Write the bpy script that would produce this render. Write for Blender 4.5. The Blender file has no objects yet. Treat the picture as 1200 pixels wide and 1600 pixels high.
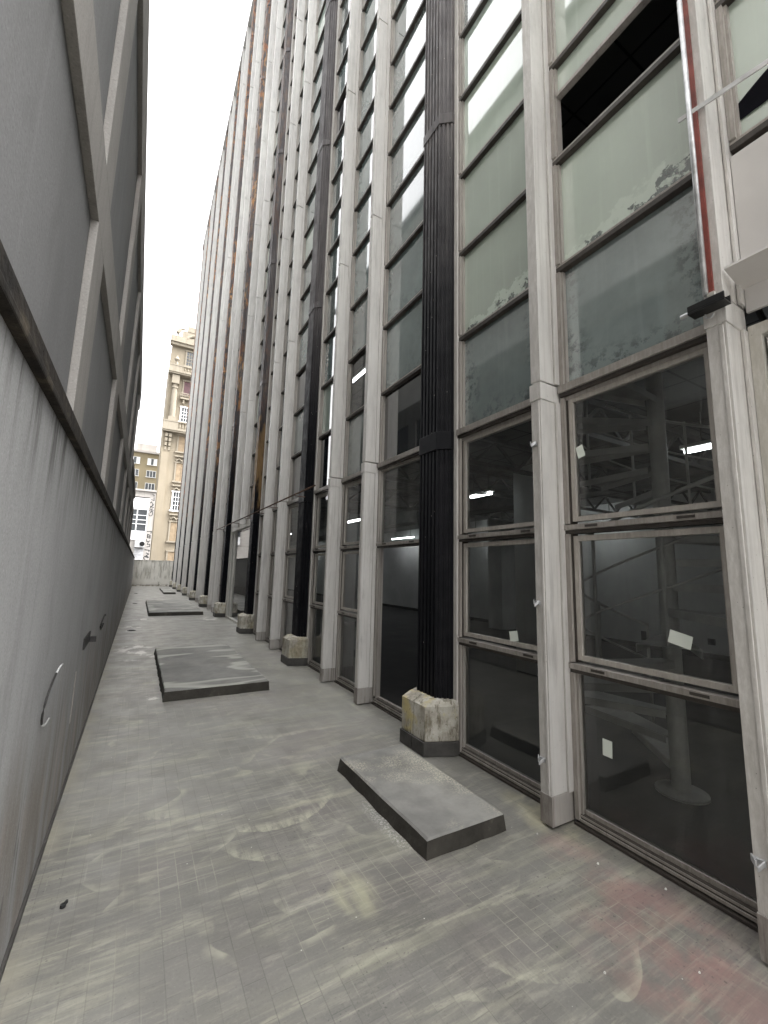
import bpy, bmesh, math, random
from mathutils import Vector, Matrix
random.seed(7)
R_ = math.radians
S = bpy.context.scene
COL = S.collection

# ------------------------------------------------------------------ camera
CAMZ = 1.55
yaw, pitch, roll = 0.5180, 0.1418, 0.0259
fw = Vector((math.sin(yaw)*math.cos(pitch), math.cos(yaw)*math.cos(pitch), math.sin(pitch)))
r0 = Vector((math.cos(yaw), -math.sin(yaw), 0)); u0 = r0.cross(fw)
rr = r0*math.cos(roll)+u0*math.sin(roll); uu = -r0*math.sin(roll)+u0*math.cos(roll)
cd = bpy.data.cameras.new('camera'); cam = bpy.data.objects.new('camera', cd); COL.objects.link(cam)
cam.matrix_world = Matrix(((rr.x, uu.x, -fw.x, 0), (rr.y, uu.y, -fw.y, 0), (rr.z, uu.z, -fw.z, CAMZ), (0, 0, 0, 1)))
cd.sensor_fit = 'HORIZONTAL'; cd.sensor_width = 36; cd.lens = 659.16/1200*36
cd.shift_x = .0017; cd.clip_start = .03; cd.clip_end = 2000
S.camera = cam

# ------------------------------------------------------------------ sky, sun, exposure
W = bpy.data.worlds.new("World"); S.world = W; W.use_nodes = True
wn = W.node_tree; wn.nodes.clear()
sky = wn.nodes.new('ShaderNodeTexSky'); sky.sky_type = 'NISHITA'; sky.sun_disc = False
SUN_EL, SUN_AZ = R_(60), R_(112)          # azimuth clockwise from +Y
sky.sun_elevation = SUN_EL; sky.sun_rotation = SUN_AZ
sky.air_density = 1.0; sky.dust_density = 6.0; sky.ozone_density = 1.0
hs = wn.nodes.new('ShaderNodeHueSaturation'); hs.inputs['Saturation'].default_value = .04
bg = wn.nodes.new('ShaderNodeBackground'); bg.inputs['Strength'].default_value = .15
wo = wn.nodes.new('ShaderNodeOutputWorld')
wn.links.new(sky.outputs[0], hs.inputs['Color']); wn.links.new(hs.outputs[0], bg.inputs['Color']); wn.links.new(bg.outputs[0], wo.inputs['Surface'])
sl = bpy.data.lights.new('sun', 'SUN'); sl.energy = .5; sl.angle = R_(30); sl.color = (1, .97, .93)
so = bpy.data.objects.new('sun', sl); COL.objects.link(so)
sd = Vector((math.sin(SUN_AZ)*math.cos(SUN_EL), math.cos(SUN_AZ)*math.cos(SUN_EL), math.sin(SUN_EL)))
so.rotation_euler = (-sd).to_track_quat('-Z', 'Y').to_euler(); so.location = (0, -5, 40)
S.view_settings.view_transform = 'Standard'; S.view_settings.look = 'None'; S.view_settings.gamma = 1
S.view_settings.exposure = 2.92
S.render.engine = 'CYCLES'
S.cycles.use_denoising = True
S.cycles.max_bounces = 10; S.cycles.diffuse_bounces = 6; S.cycles.glossy_bounces = 5; S.cycles.transparent_max_bounces = 16
S.cycles.sample_clamp_indirect = 8

# ------------------------------------------------------------------ material helper
class N:
    def __init__(s, name):
        s.m = bpy.data.materials.new(name); s.m.use_nodes = True
        s.t = s.m.node_tree; s.t.nodes.clear()
        s.out = s.t.nodes.new('ShaderNodeOutputMaterial')
        s._pos = None; s._obj = None
    def n(s, ty, **kw):
        x = s.t.nodes.new(ty)
        for k, v in kw.items(): setattr(x, k, v)
        return x
    def set(s, sock, v):
        if isinstance(v, bpy.types.NodeSocket): s.t.links.new(v, sock)
        elif isinstance(v, (tuple, list)) and len(v) == 3 and sock.type == 'RGBA': sock.default_value = (*v, 1)
        else: sock.default_value = v
    def pos(s):
        if not s._pos: s._pos = s.n('ShaderNodeNewGeometry').outputs['Position']
        return s._pos
    def obj(s):
        if not s._obj: s._obj = s.n('ShaderNodeTexCoord').outputs['Object']
        return s._obj
    def rnd(s): return s.n('ShaderNodeObjectInfo').outputs['Random']
    def map(s, v, scale=(1, 1, 1), loc=(0, 0, 0), rot=(0, 0, 0)):
        x = s.n('ShaderNodeMapping'); s.set(x.inputs[0], v)
        x.inputs['Scale'].default_value = scale; x.inputs['Location'].default_value = loc; x.inputs['Rotation'].default_value = rot
        return x.outputs[0]
    def noise(s, v, scale=1, detail=4, rough=.55, dist=0):
        x = s.n('ShaderNodeTexNoise'); s.set(x.inputs['Vector'], v)
        x.inputs['Scale'].default_value = scale; x.inputs['Detail'].default_value = detail
        x.inputs['Roughness'].default_value = rough; x.inputs['Distortion'].default_value = dist
        return x.outputs['Fac']
    def vor(s, v, scale=1, feature='F1'):
        x = s.n('ShaderNodeTexVoronoi', feature=feature); s.set(x.inputs['Vector'], v); x.inputs['Scale'].default_value = scale
        return x.outputs['Distance']
    def step(s, v, a, b, lo=0., hi=1.):
        x = s.n('ShaderNodeMapRange', interpolation_type='SMOOTHSTEP'); s.set(x.inputs[0], v)
        x.inputs[1].default_value = a; x.inputs[2].default_value = b; x.inputs[3].default_value = lo; x.inputs[4].default_value = hi
        return x.outputs[0]
    def math(s, op, a, b=0.):
        x = s.n('ShaderNodeMath', operation=op); s.set(x.inputs[0], a); s.set(x.inputs[1], b); return x.outputs[0]
    def mul(s, *a):
        r = a[0]
        for b in a[1:]: r = s.math('MULTIPLY', r, b)
        return r
    def add(s, a, b): return s.math('ADD', a, b)
    def sep(s, v):
        x = s.n('ShaderNodeSeparateXYZ'); s.set(x.inputs[0], v); return x.outputs
    def mix(s, f, a, b, blend='MIX'):
        x = s.n('ShaderNodeMix', data_type='RGBA', blend_type=blend); s.set(x.inputs[0], f); s.set(x.inputs[6], a); s.set(x.inputs[7], b)
        return x.outputs[2]
    def ramp(s, v, stops):
        x = s.n('ShaderNodeValToRGB'); s.set(x.inputs[0], v); e = x.color_ramp.elements
        while len(e) < len(stops): e.new(.5)
        for i, (p, c) in enumerate(stops): e[i].position = p; e[i].color = (*c, 1)
        return x.outputs[0]
    def bump(s, h, strength=.3, dist=.01):
        x = s.n('ShaderNodeBump'); x.inputs['Strength'].default_value = strength; x.inputs['Distance'].default_value = dist
        s.set(x.inputs['Height'], h); return x.outputs[0]
    def bsdf(s, color, rough=.7, metal=0., spec=.5, normal=None, coat=0.):
        x = s.n('ShaderNodeBsdfPrincipled'); s.set(x.inputs['Base Color'], color); s.set(x.inputs['Roughness'], rough)
        s.set(x.inputs['Metallic'], metal); s.set(x.inputs['Specular IOR Level'], spec)
        if coat: x.inputs['Coat Weight'].default_value = coat; x.inputs['Coat Roughness'].default_value = .03
        if normal is not None: s.set(x.inputs['Normal'], normal)
        s.t.links.new(x.outputs[0], s.out.inputs[0]); return x.outputs[0]

MAT = {}
def plain(name, c, rough=.7, metal=0., spec=.5, var=.25, sc=3.):
    m = N(name); f = m.noise(m.pos(), sc, 6, .6)
    k = m.step(f, .25, .75, 1-var, 1+var)
    col = m.mix(1., c, (1, 1, 1), 'MULTIPLY')
    hv = m.n('ShaderNodeHueSaturation'); m.set(hv.inputs['Color'], c); m.set(hv.inputs['Value'], k)
    m.bsdf(hv.outputs[0], rough, metal, spec, m.bump(m.noise(m.pos(), 60, 3), .15, .003)); MAT[name] = m.m; return m.m

# painted tile floor with dust smears
m = N('painted_tile_floor'); P = m.pos(); X, Y, Z = m.sep(P)
warp = m.n('ShaderNodeVectorMath', operation='ADD')
wx = m.n('ShaderNodeTexNoise'); m.set(wx.inputs['Vector'], P); wx.inputs['Scale'].default_value = 1.3; wx.inputs['Detail'].default_value = 3
wsub = m.n('ShaderNodeVectorMath', operation='MULTIPLY_ADD'); m.set(wsub.inputs[0], wx.outputs['Color']); wsub.inputs[1].default_value = (.5, .5, 0); wsub.inputs[2].default_value = (-.25, -.25, 0)
m.set(warp.inputs[0], P); m.set(warp.inputs[1], wsub.outputs[0]); Wp = warp.outputs[0]
base = m.ramp(m.noise(P, .9, 6, .65), [(.25, (.108, .104, .094)), (.45, (.145, .140, .127)), (.62, (.18, .174, .158)), (.8, (.215, .208, .19))])
base = m.mix(m.step(m.noise(m.map(P, loc=(5, 2, 0)), .55, 4), .5, .68, 0, .45), base, (.20, .17, .172))
far_lift = m.mul(m.step(m.add(Y, m.mul(m.noise(m.map(P, scale=(.6, 1, 1)), .9, 5, .6), 3.2)), 4.2, 5.6), m.step(m.noise(m.map(P, scale=(1, 1.6, 1), loc=(4, 4, 0)), 1.1, 6, .65), .30, .62, .35, 1))
base = m.mix(m.mul(far_lift, .42), base, (.325, .32, .295))  # mid-alley brightness put into the colour, patchy like thin dust
# mopped dust: long straight strokes across the alley
patch = m.noise(m.map(P, loc=(1.7, 4.2, 0)), .8, 4, .6)
near = m.step(Y, 17, 6, .35, 1)
st1 = m.noise(m.map(P, scale=(.42, 5.5, 1), rot=(0, 0, R_(4))), 1.7, 7, .66)
d1 = m.mul(m.step(st1, .47, .70), m.step(patch, .38, .62, .1, 1), near)
base = m.mix(m.mul(d1, .4), base, (.335, .33, .245))
st2 = m.noise(m.map(P, scale=(.6, 19, 1), rot=(0, 0, R_(-7)), loc=(3, 1, 0)), 1.6, 6, .65)
d2 = m.mul(m.step(st2, .52, .74), m.step(patch, .36, .6, .15, 1), near)
base = m.mix(m.mul(d2, .42), base, (.40, .39, .31))
st3 = m.noise(m.map(P, scale=(16, .9, 1), rot=(0, 0, R_(14)), loc=(1, 6, 0)), 1.4, 6, .65)
d3 = m.mul(m.step(st3, .54, .74), m.step(m.noise(m.map(P, loc=(8, 1, 0)), .9, 3), .46, .62), near)
base = m.mix(m.mul(d3, .34), base, (.38, .37, .30))
# single wipe marks
Wx, Wy, Wz = m.sep(Wp)
wig = m.mul(m.math('SUBTRACT', m.noise(P, 6, 4, .6), .5), .05)
grain = m.step(m.noise(m.map(P, scale=(2, 14, 1)), 3.2, 5, .7), .36, .60, .1, 1)
for (x0, x1, y0, sl, w) in ((.45, 1.0, 2.29, .03, .028), (-.05, .5, 2.21, .0, .022), (.1, .75, 3.06, .04, .05), (-.2, .75, 3.98, .0, .07), (.2, .42, 2.235, 0, .025), (1.1, 1.5, 3.2, .1, .02), (-.1, .3, 2.95, .02, .03),
                            (.5, 1.2, 2.05, .06, .02), (1.0, 1.9, 1.75, -.12, .02), (.6, 1.3, 4.6, .05, .05), (1.1, 1.9, 4.9, .0, .05), (.3, 1.1, 1.62, .10, .018), (.9, 1.7, 1.45, -.2, .02), (1.3, 2.1, 3.7, .1, .05)):
    dy = m.math('ABSOLUTE', m.add(wig, m.math('SUBTRACT', m.math('SUBTRACT', Y, y0), m.mul(m.math('SUBTRACT', X, x0), sl))))
    k = m.mul(m.step(dy, w, w*.25), m.step(X, x0-.05, x0+.12), m.step(X, x1+.05, x1-.15), grain)
    base = m.mix(m.mul(k, .38), base, (.40, .39, .30))
# squeegee crescents: sharp outer edge, feathered inwards
for (cx, cy, r, xa, xb, ymax, f) in ((.92, 3.22, .50, .60, 1.42, 3.3, .5), (.97, 2.86, .46, .50, .92, 2.75, .42), (.33, 3.52, .38, .10, .45, 3.35, .35), (1.75, 1.62, .42, 1.3, 1.75, 1.6, .28), (.55, 1.75, .33, .3, .7, 1.7, .25), (1.35, 4.6, .5, .95, 1.7, 4.5, .3)):
    dd_ = m.math('SQRT', m.add(m.math('POWER', m.math('SUBTRACT', X, cx), 2), m.math('POWER', m.math('SUBTRACT', Y, cy), 2)))
    dd_ = m.add(dd_, m.mul(wig, 1.4))
    k = m.mul(m.step(dd_, r+.006, r-.004), m.step(dd_, r-.11, r-.005), m.step(X, xa, xa+.12), m.step(X, xb, xb-.2), m.step(Y, ymax, ymax-.15), m.step(m.noise(m.map(P, scale=(14, 3, 1)), 2.2, 4, .7), .33, .62, .05, 1))
    base = m.mix(m.mul(k, f), base, (.50, .49, .37))
# overlapping chalky scuffs in several directions
for i, (ang, sx_, sy_, lo, f) in enumerate(((18, 1.2, 7, .50, .34), (-24, 1.5, 8, .52, .30), (55, 2, 9, .54, .26), (80, 1.6, 8, .54, .26), (8, 3, 16, .53, .30), (-12, 2.2, 30, .54, .26), (35, 4, 34, .56, .24))):
    v = m.map(P, loc=(i*3.1, i*1.7, 0))
    fld = m.step(m.noise(v, 1.0+.17*i, 3, .6), .44, .60)
    q = m.noise(m.map(P, scale=(sx_, sy_, 1), rot=(0, 0, R_(ang)), loc=(i*2.3, i*5.1, 0)), 1.5, 6, .68)
    base = m.mix(m.mul(m.step(q, lo, lo+.13), fld, near, f*1.02), base, (.42, .405, .31) if i % 2 else (.38, .365, .30))
# curved edges left by the scraper
for i, (th, sc_) in enumerate(((.47, 1.15), (.55, 1.45), (.52, .85))):
    q = m.noise(m.map(P, scale=(1, 1.35, 1), loc=(i*7.7, i*3.3, 0)), sc_, 1.5, .4)
    k = m.mul(m.step(q, th-.004, th+.001), m.step(q, th+.045, th+.004), m.step(m.noise(m.map(P, loc=(i*2, 4, 0)), 1.9, 4, .65), .52, .66), near)
    base = m.mix(m.mul(k, .42), base, (.44, .43, .33))
grit = m.noise(P, 90, 3, .7)
base = m.mix(m.step(grit, .55, .75, 0, .35), base, (.05, .048, .043))
base = m.mix(m.step(grit, .45, .27, 0, .25), base, (.30, .29, .25))
# fine scratches
sc = m.noise(m.map(P, scale=(1.4, 70, 1), rot=(0, 0, R_(25))), 1.2, 3, .5)
base = m.mix(m.mul(m.step(sc, .66, .74), .18), base, (.42, .41, .36))
sc = m.noise(m.map(P, scale=(70, 1.8, 1), rot=(0, 0, R_(12))), 1.2, 3, .5)
base = m.mix(m.mul(m.step(sc, .66, .74), .18), base, (.40, .39, .33))
# yellow spot and pink worn paint
def blob(cx, cy, rx, ry):
    a = m.math('POWER', m.math('DIVIDE', m.math('SUBTRACT', m.sep(Wp)[0], cx), rx), 2); b = m.math('POWER', m.math('DIVIDE', m.math('SUBTRACT', m.sep(Wp)[1], cy), ry), 2)
    return m.step(m.add(a, b), 1., .1)
pn = m.step(m.noise(P, 4, 5, .65), .36, .62)
for (cx, cy, rx, ry, f) in ((2.15, 1.2, .40, .38, .40), (2.28, 1.62, .2, .3, .26), (2.05, .85, .3, .3, .32)):
    base = m.mix(m.mul(blob(cx, cy, rx, ry), pn, f), base, (.33, .165, .15))
base = m.mix(m.mul(blob(1.08, 2.13, .13, .2), m.step(m.noise(m.map(P, scale=(9, 2, 1)), 2, 5), .2, .7), .55), base, (.40, .39, .26))
base = m.mix(m.mul(blob(2.45, 2.05, .2, .5), m.step(m.noise(P, 5, 4), .35, .65), .5), base, (.42, .39, .26))
# tile joints
br = m.n('ShaderNodeTexBrick'); br.offset = .5; m.set(br.inputs['Vector'], m.map(P, loc=(.05, .02, 0), rot=(0, 0, R_(90))))
for k, v in (('Scale', 1.), ('Mortar Size', .0022), ('Mortar Smooth', .3), ('Brick Width', .168), ('Row Height', .084), ('Bias', 0.)): br.inputs[k].default_value = v
br.inputs['Color1'].default_value = (.47, .47, .47, 1); br.inputs['Color2'].default_value = (.54, .54, .54, 1)
jf = m.mul(br.outputs['Fac'], m.step(m.noise(P, 2.2, 4), .38, .62, .08, .8))
tint = m.step(m.sep(br.outputs['Color'])[0], .44, .56, .93, 1.07)
hv = m.n('ShaderNodeHueSaturation'); m.set(hv.inputs['Color'], base); m.set(hv.inputs['Value'], tint); base = hv.outputs[0]
jc = m.mix(m.step(m.noise(P, 1.1, 2), .44, .56), (.05, .05, .047), (.40, .385, .31))
base = m.mix(m.mul(jf, .45), base, jc)
# white efflorescence beside the slabs
ef = None
for (cx, cy, rx, ry) in ((.13, 9.0, .5, .9), (.15, 9.75, .3, .25), (.02, 12.6, .32, .9), (.25, 14.6, .35, .35), (.2, 17.6, .35, .35), (2.05, 14.3, .3, .7), (.36, 5.7, .08, .5)):
    b = blob(cx, cy, rx, ry); ef = b if ef is None else m.math('MAXIMUM', ef, b)
base = m.mix(m.mul(ef, m.step(m.noise(m.map(P, scale=(1, .7, 1)), 3.2, 6, .6), .53, .58), .75), base, (.66, .64, .60))
ek = m.mul(m.step(X, 1.40, 1.47), m.step(X, 1.53, 1.51), m.step(Y, 2.1, 2.3), m.step(Y, 2.85, 2.6), m.step(m.noise(m.map(P, scale=(1, 1, 1)), 60, 6, .8), .48, .60))
base = m.mix(m.mul(ek, .7), base, (.60, .59, .55))
# specks
base = m.mix(m.step(m.vor(P, 9), .035, .02), base, (.55, .54, .5))
base = m.mix(m.mul(m.step(m.noise(P, 55, 2), .62, .72), m.step(patch, .52, .6), .6), base, (.055, .055, .053))
base = m.mix(m.mul(m.step(X, -.18, -.30), m.step(m.noise(m.map(P, scale=(1, .5, 1)), 5, 4), .42, .6), .55), base, (.30, .28, .22))
hgt = m.add(m.mul(br.outputs['Fac'], -.7), m.mul(m.noise(P, 26, 6, .7), .6))
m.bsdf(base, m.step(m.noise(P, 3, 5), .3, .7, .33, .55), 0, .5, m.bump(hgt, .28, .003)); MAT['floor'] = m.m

# left building stucco
def stucco(name, c, streak, stain_z=None, gloom=(.12, .115, .11)):
    m = N(name); P = m.pos(); X, Y, Z = m.sep(P)
    base = m.ramp(m.noise(P, .8, 6, .6), [(.25, tuple(v*.82 for v in c)), (.55, c), (.8, tuple(v*1.14 for v in c))])
    s1 = m.noise(m.map(P, scale=(7, 7, .22)), 1.6, 6, .6)
    base = m.mix(m.mul(m.step(s1, .5, .75), streak), base, gloom)
    s2 = m.noise(m.map(P, scale=(9, 9, .3), loc=(2, 4, 0)), 1.7, 4, .55)
    base = m.mix(m.mul(m.step(s2, .55, .78), streak*.6), base, tuple(min(1, v*1.5) for v in c))
    base = m.mix(m.mul(m.step(m.noise(m.map(P, loc=(3, 0, 0)), .6, 4), .5, .7), .35), base, (c[0]*.98, c[1]*.9, c[2]*.86))
    if stain_z:
        lim = m.add(Z, m.mul(m.noise(m.map(P, scale=(2.2, 2.2, .5)), 1.5, 5, .65), -1.3))
        k = m.mul(m.step(lim, stain_z+.15, stain_z-.55), m.step(m.noise(m.map(P, scale=(5, 5, .7)), 1.4, 5, .6), .35, .65))
        base = m.mix(m.mul(k, .75), base, (.17, .145, .12))
        dr = m.step(m.noise(m.map(P, scale=(8, 8, .9), loc=(1, 9, 2)), 1.4, 6, .7), .58, .70)
        base = m.mix(m.mul(dr, m.step(Z, 1.2, .4), .6), base, (.045, .04, .035))
        rs = m.step(m.noise(m.map(P, scale=(3, 3, 1.2), loc=(0, 3, 2)), 1.4, 5), .52, .66)
        base = m.mix(m.mul(rs, m.step(Z, 1.1, .3), .5), base, (.33, .28, .25))
    g_ = m.noise(P, 120, 3, .7)
    base = m.mix(m.step(g_, .52, .75, 0, .45), base, tuple(v*.45 for v in c))
    base = m.mix(m.step(g_, .46, .28, 0, .35), base, tuple(min(1, v*1.6) for v in c))
    bl = m.step(m.noise(m.map(P, scale=(1.6, 1.6, .7), loc=(7, 2, 1)), 1.5, 6, .7), .52, .66)
    base = m.mix(m.mul(bl, .30), base, tuple(v*.62 for v in c))
    if stain_z:     # runs under the ledge
        rn_ = m.mul(m.step(m.noise(m.map(P, scale=(10, 10, .6), loc=(3, 5, 7)), 1.5, 6, .7), .47, .62), m.step(m.add(Z, m.mul(m.noise(m.map(P, scale=(6, 6, .2)), 1.3, 3), .9)), 2.15, 2.55))
        base = m.mix(m.mul(rn_, .75), base, (.055, .052, .048))
    pit = m.step(m.vor(P, 14), .05, .03)
    base = m.mix(m.mul(pit, .5), base, (.07, .065, .06))
    m.bsdf(base, .82, 0, .25, m.bump(m.add(m.noise(P, 60, 4), m.mul(m.noise(P, 4, 3), .8)), .22, .004)); MAT[name] = m.m
stucco('stucco_low', (.305, .304, .302), .26, .25)
stucco('stucco_panel', (.180, .179, .179), .32)
stucco('stucco_rib', (.275, .26, .243), .35)
stucco('concrete_pale', (.52, .49, .44), .7, None, (.16, .15, .12))

m = N('mossy_ledge'); P = m.pos()
b = m.ramp(m.noise(m.map(P, scale=(5, 3, 5)), 2, 6, .65), [(.3, (.012, .011, .010)), (.55, (.032, .027, .022)), (.72, (.085, .07, .05))])
m.bsdf(b, .9, 0, .2, m.bump(m.noise(P, 30, 5), .6, .01)); MAT['ledge'] = m.m

# end wall with moss
m = N('mossy_end_wall'); P = m.pos(); X, Y, Z = m.sep(P)
b = m.ramp(m.noise(P, 1.2, 6, .6), [(.25, (.50, .48, .43)), (.6, (.63, .61, .56)), (.8, (.68, .66, .62))])
k = m.mul(m.step(m.noise(m.map(P, scale=(4, 4, .8)), 1.3, 6, .65), .43, .62), m.step(Z, .45, .7))
b = m.mix(m.mul(k, .6), b, (.20, .19, .15))
b = m.mix(m.mul(m.step(m.noise(m.map(P, scale=(9, 9, .5), loc=(1, 1, 1)), 1.1, 4), .58, .68), m.step(Z, .4, .7), .8), b, (.05, .05, .04))
b = m.mix(m.mul(m.step(Z, .22, .05), m.step(m.noise(P, 6, 4), .4, .6), .7), b, (.12, .09, .06))
m.bsdf(b, .9, 0, .2, m.bump(m.noise(P, 25, 5), .4, .01)); MAT['end_wall'] = m.m

# oxidised aluminium
def alu(name, c, dirt, rough=.5, metal=.15, stain=.6):
    m = N(name); P = m.pos(); X, Y, Z = m.sep(P)
    b = m.ramp(m.noise(m.map(P, scale=(6, 6, 1.2)), 1.4, 6, .65), [(.25, tuple(v*.78 for v in c)), (.5, c), (.8, tuple(min(1, v*1.12) for v in c))])
    s1 = m.step(m.noise(m.map(P, scale=(26, 26, .5)), 1.5, 5, .6), .5, .72)
    b = m.mix(m.mul(s1, stain), b, dirt)
    s2 = m.mul(m.step(m.noise(m.map(P, scale=(9, 9, .8), loc=(3, 3, 3)), 1.4, 5, .7), .54, .68), m.step(Z, 3.2, .3, .35, 1.))
    b = m.mix(m.mul(s2, stain*.9), b, tuple(v*.55 for v in dirt))
    nx = m.sep(m.n('ShaderNodeNewGeometry').outputs['True Normal'])[0]
    front_shade = m.mul(m.step(nx, -.4, -.8), m.step(m.noise(m.map(P, scale=(20, 20, 5)), 2, 6, .75), .30, .62, .35, 1))
    b = m.mix(m.mul(front_shade, .6), b, tuple(v*.95 for v in dirt))  # front faces darkened in the colour as shade, stippled with oxide
    sp = m.step(m.vor(m.map(P, scale=(1, 1, .8)), 26), .07, .04)
    b = m.mix(m.mul(sp, .6), b, (.06, .05, .045))
    m.bsdf(b, m.step(m.noise(P, 14, 4), .3, .7, rough-.08, rough+.15), metal, .45, m.bump(m.noise(P, 45, 5, .65), .22, .004)); MAT[name] = m.m
alu('aluminium', (.60, .585, .56), (.33, .305, .275), .5, .1, .42)
alu('frame_metal', (.40, .375, .345), (.18, .16, .14), .42, .2, .5)
alu('sash_metal', (.50, .47, .43), (.26, .235, .205), .4, .2, .4)
alu('transom_dark', (.07, .06, .052), (.03, .026, .022), .5, .2, .5)
alu('cap_metal', (.38, .36, .335), (.12, .095, .08), .55, .2, .7)
alu('bright_frame', (.55, .54, .50), (.33, .30, .25), .5, .1, .4)

# black fluted columns, rust where the paint has come off higher up and farther on
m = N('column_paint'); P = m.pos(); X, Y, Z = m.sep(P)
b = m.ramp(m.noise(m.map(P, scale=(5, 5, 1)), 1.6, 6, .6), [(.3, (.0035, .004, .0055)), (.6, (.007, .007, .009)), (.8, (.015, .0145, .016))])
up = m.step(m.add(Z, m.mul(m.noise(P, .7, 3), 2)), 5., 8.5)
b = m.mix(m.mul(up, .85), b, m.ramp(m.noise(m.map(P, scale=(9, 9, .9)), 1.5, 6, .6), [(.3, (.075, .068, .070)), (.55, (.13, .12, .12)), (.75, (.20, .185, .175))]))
ru = m.mul(m.step(Y, 9.5, 14.5), m.step(m.add(Z, m.mul(m.noise(P, .35, 3), 6)), 6.2, 10.5), m.step(m.noise(m.map(P, scale=(1.5, 1.5, .55), loc=(9, 3, 5)), .6, 3, .6), .40, .56, .12, 1))
rn = m.step(m.noise(m.map(P, scale=(5, 5, 1.4)), 2.2, 6, .7), .47, .56)
rc = m.ramp(m.noise(m.map(P, scale=(3, 3, .5), loc=(4, 4, 1)), 1.6, 6, .7), [(.3, (.10, .055, .04)), (.44, (.31, .135, .075)), (.56, (.42, .245, .11)), (.66, (.34, .31, .28)), (.8, (.06, .052, .05))])
b = m.mix(m.mul(ru, rn), b, rc)
oc = m.mul(m.step(m.math('ABSOLUTE', m.math('SUBTRACT', Y, 10.95)), .6, .4), m.step(m.math('ABSOLUTE', m.math('SUBTRACT', Z, 4.3)), 1.3, 1.15), m.step(m.noise(m.map(P, scale=(4, 4, .8)), 1.8, 5), .38, .55))
b = m.mix(m.mul(oc, .85), b, (.24, .155, .075))
ch = m.step(m.noise(m.map(P, scale=(7, 7, 1.1), loc=(7, 1, 3)), 2, 6, .7), .67, .70)
b = m.mix(m.mul(ch, .55), b, (.23, .20, .17))
sp = m.step(m.vor(m.map(P, scale=(1, 1, .55)), 13), .06, .045)
b = m.mix(m.mul(sp, .7), b, (.42, .40, .37))
m.bsdf(b, m.step(m.noise(P, 8, 4), .3, .7, .4, .65), 0, .14, m.bump(m.noise(P, 30, 4), .2, .004)); MAT['column'] = m.m

# pedestal concrete with lichen
m = N('lichen_concrete'); P = m.pos(); X, Y, Z = m.sep(P)
b = m.ramp(m.noise(P, 6, 7, .65), [(.28, (.20, .175, .14)), (.5, (.40, .38, .325)), (.72, (.56, .54, .49))])
b = m.mix(m.mul(m.step(m.noise(m.map(P, scale=(9, 9, 2.5)), 1.5, 6, .7), .48, .62), .7), b, (.10, .085, .05))
b = m.mix(m.mul(m.step(m.noise(m.map(P, loc=(5, 0, 0)), 4, 5, .6), .48, .62), m.step(Y, 5, 4, .15, .75)), b, (.48, .40, .17))
b = m.mix(m.step(m.noise(P, 40, 3), .63, .7, 0, .6), b, (.12, .10, .07))
m.bsdf(b, .92, 0, .2, m.bump(m.noise(P, 40, 6, .7), .6, .008)); MAT['pedestal'] = m.m
plain('plinth_paint', (.055, .052, .048), .75, 0, .35, .35, 6)

# slab tops: worn paint, sides dark
m = N('slab_top_paint'); P = m.pos(); X, Y, Z = m.sep(P)
b = m.ramp(m.noise(P, 1.8, 6, .65), [(.28, (.105, .102, .094)), (.48, (.19, .186, .174)), (.72, (.30, .293, .268))])
w = m.mul(m.step(m.noise(P, 1.6, 4, .6), .45, .62), m.step(m.noise(P, 75, 6, .8), .44, .60))
b = m.mix(m.mul(w, m.step(Y, 5, 4, .3, .85)), b, (.50, .47, .37))
ring = m.noise(m.map(P, scale=(.55, 1.8, 1), loc=(1, 2, 0)), 1.05, 2, .4)
rr2 = m.mul(m.step(ring, .47, .50), m.step(ring, .58, .52))
b = m.mix(m.mul(rr2, m.step(Y, 4, 5), .6), b, (.42, .42, .37))
b = m.mix(m.mul(m.step(ring, .50, .47), m.step(Y, 4, 5), .35), b, (.10, .10, .095))
m.bsdf(b, .75, 0, .35, m.bump(m.noise(P, 30, 5), .4, .006)); MAT['slab_top'] = m.m
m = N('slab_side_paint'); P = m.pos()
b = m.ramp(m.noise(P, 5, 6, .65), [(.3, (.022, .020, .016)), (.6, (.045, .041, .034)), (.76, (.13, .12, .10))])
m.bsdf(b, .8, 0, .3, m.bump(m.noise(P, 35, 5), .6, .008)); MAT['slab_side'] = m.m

# clear glass (thin), dusty in streaks
def glass(name, tint, dust, streaks):
    m = N(name); P = m.pos()
    tr = m.n('ShaderNodeBsdfTransparent'); tr.inputs[0].default_value = (*tint, 1)
    gl = m.n('ShaderNodeBsdfGlossy'); gl.inputs['Roughness'].default_value = .0; gl.inputs[0].default_value = (1, 1, 1, 1)
    fr = m.n('ShaderNodeFresnel'); fr.inputs['IOR'].default_value = 1.62
    mx = m.n('ShaderNodeMixShader'); m.set(mx.inputs[0], fr.outputs[0]); m.t.links.new(tr.outputs[0], mx.inputs[1]); m.t.links.new(gl.outputs[0], mx.inputs[2])
    df = m.n('ShaderNodeBsdfDiffuse'); df.inputs[0].default_value = (.5, .5, .48, 1)
    s1 = m.step(m.noise(m.map(P, scale=(10, 10, .5)), 2, 5, .6), .45, .8)
    s2 = m.step(m.noise(P, 3.5, 6, .7), .55, .8)
    f = m.add(dust, m.add(m.mul(s1, streaks), m.mul(s2, streaks*.6)))
    m2 = m.n('ShaderNodeMixShader'); m.set(m2.inputs[0], f); m.t.links.new(mx.outputs[0], m2.inputs[1]); m.t.links.new(df.outputs[0], m2.inputs[2])
    m.t.links.new(m2.outputs[0], m.out.inputs[0]); MAT[name] = m.m
glass('clear_glass', (.80, .83, .81), .03, .07)
glass('dusty_glass', (.66, .72, .70), .06, .16)

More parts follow.
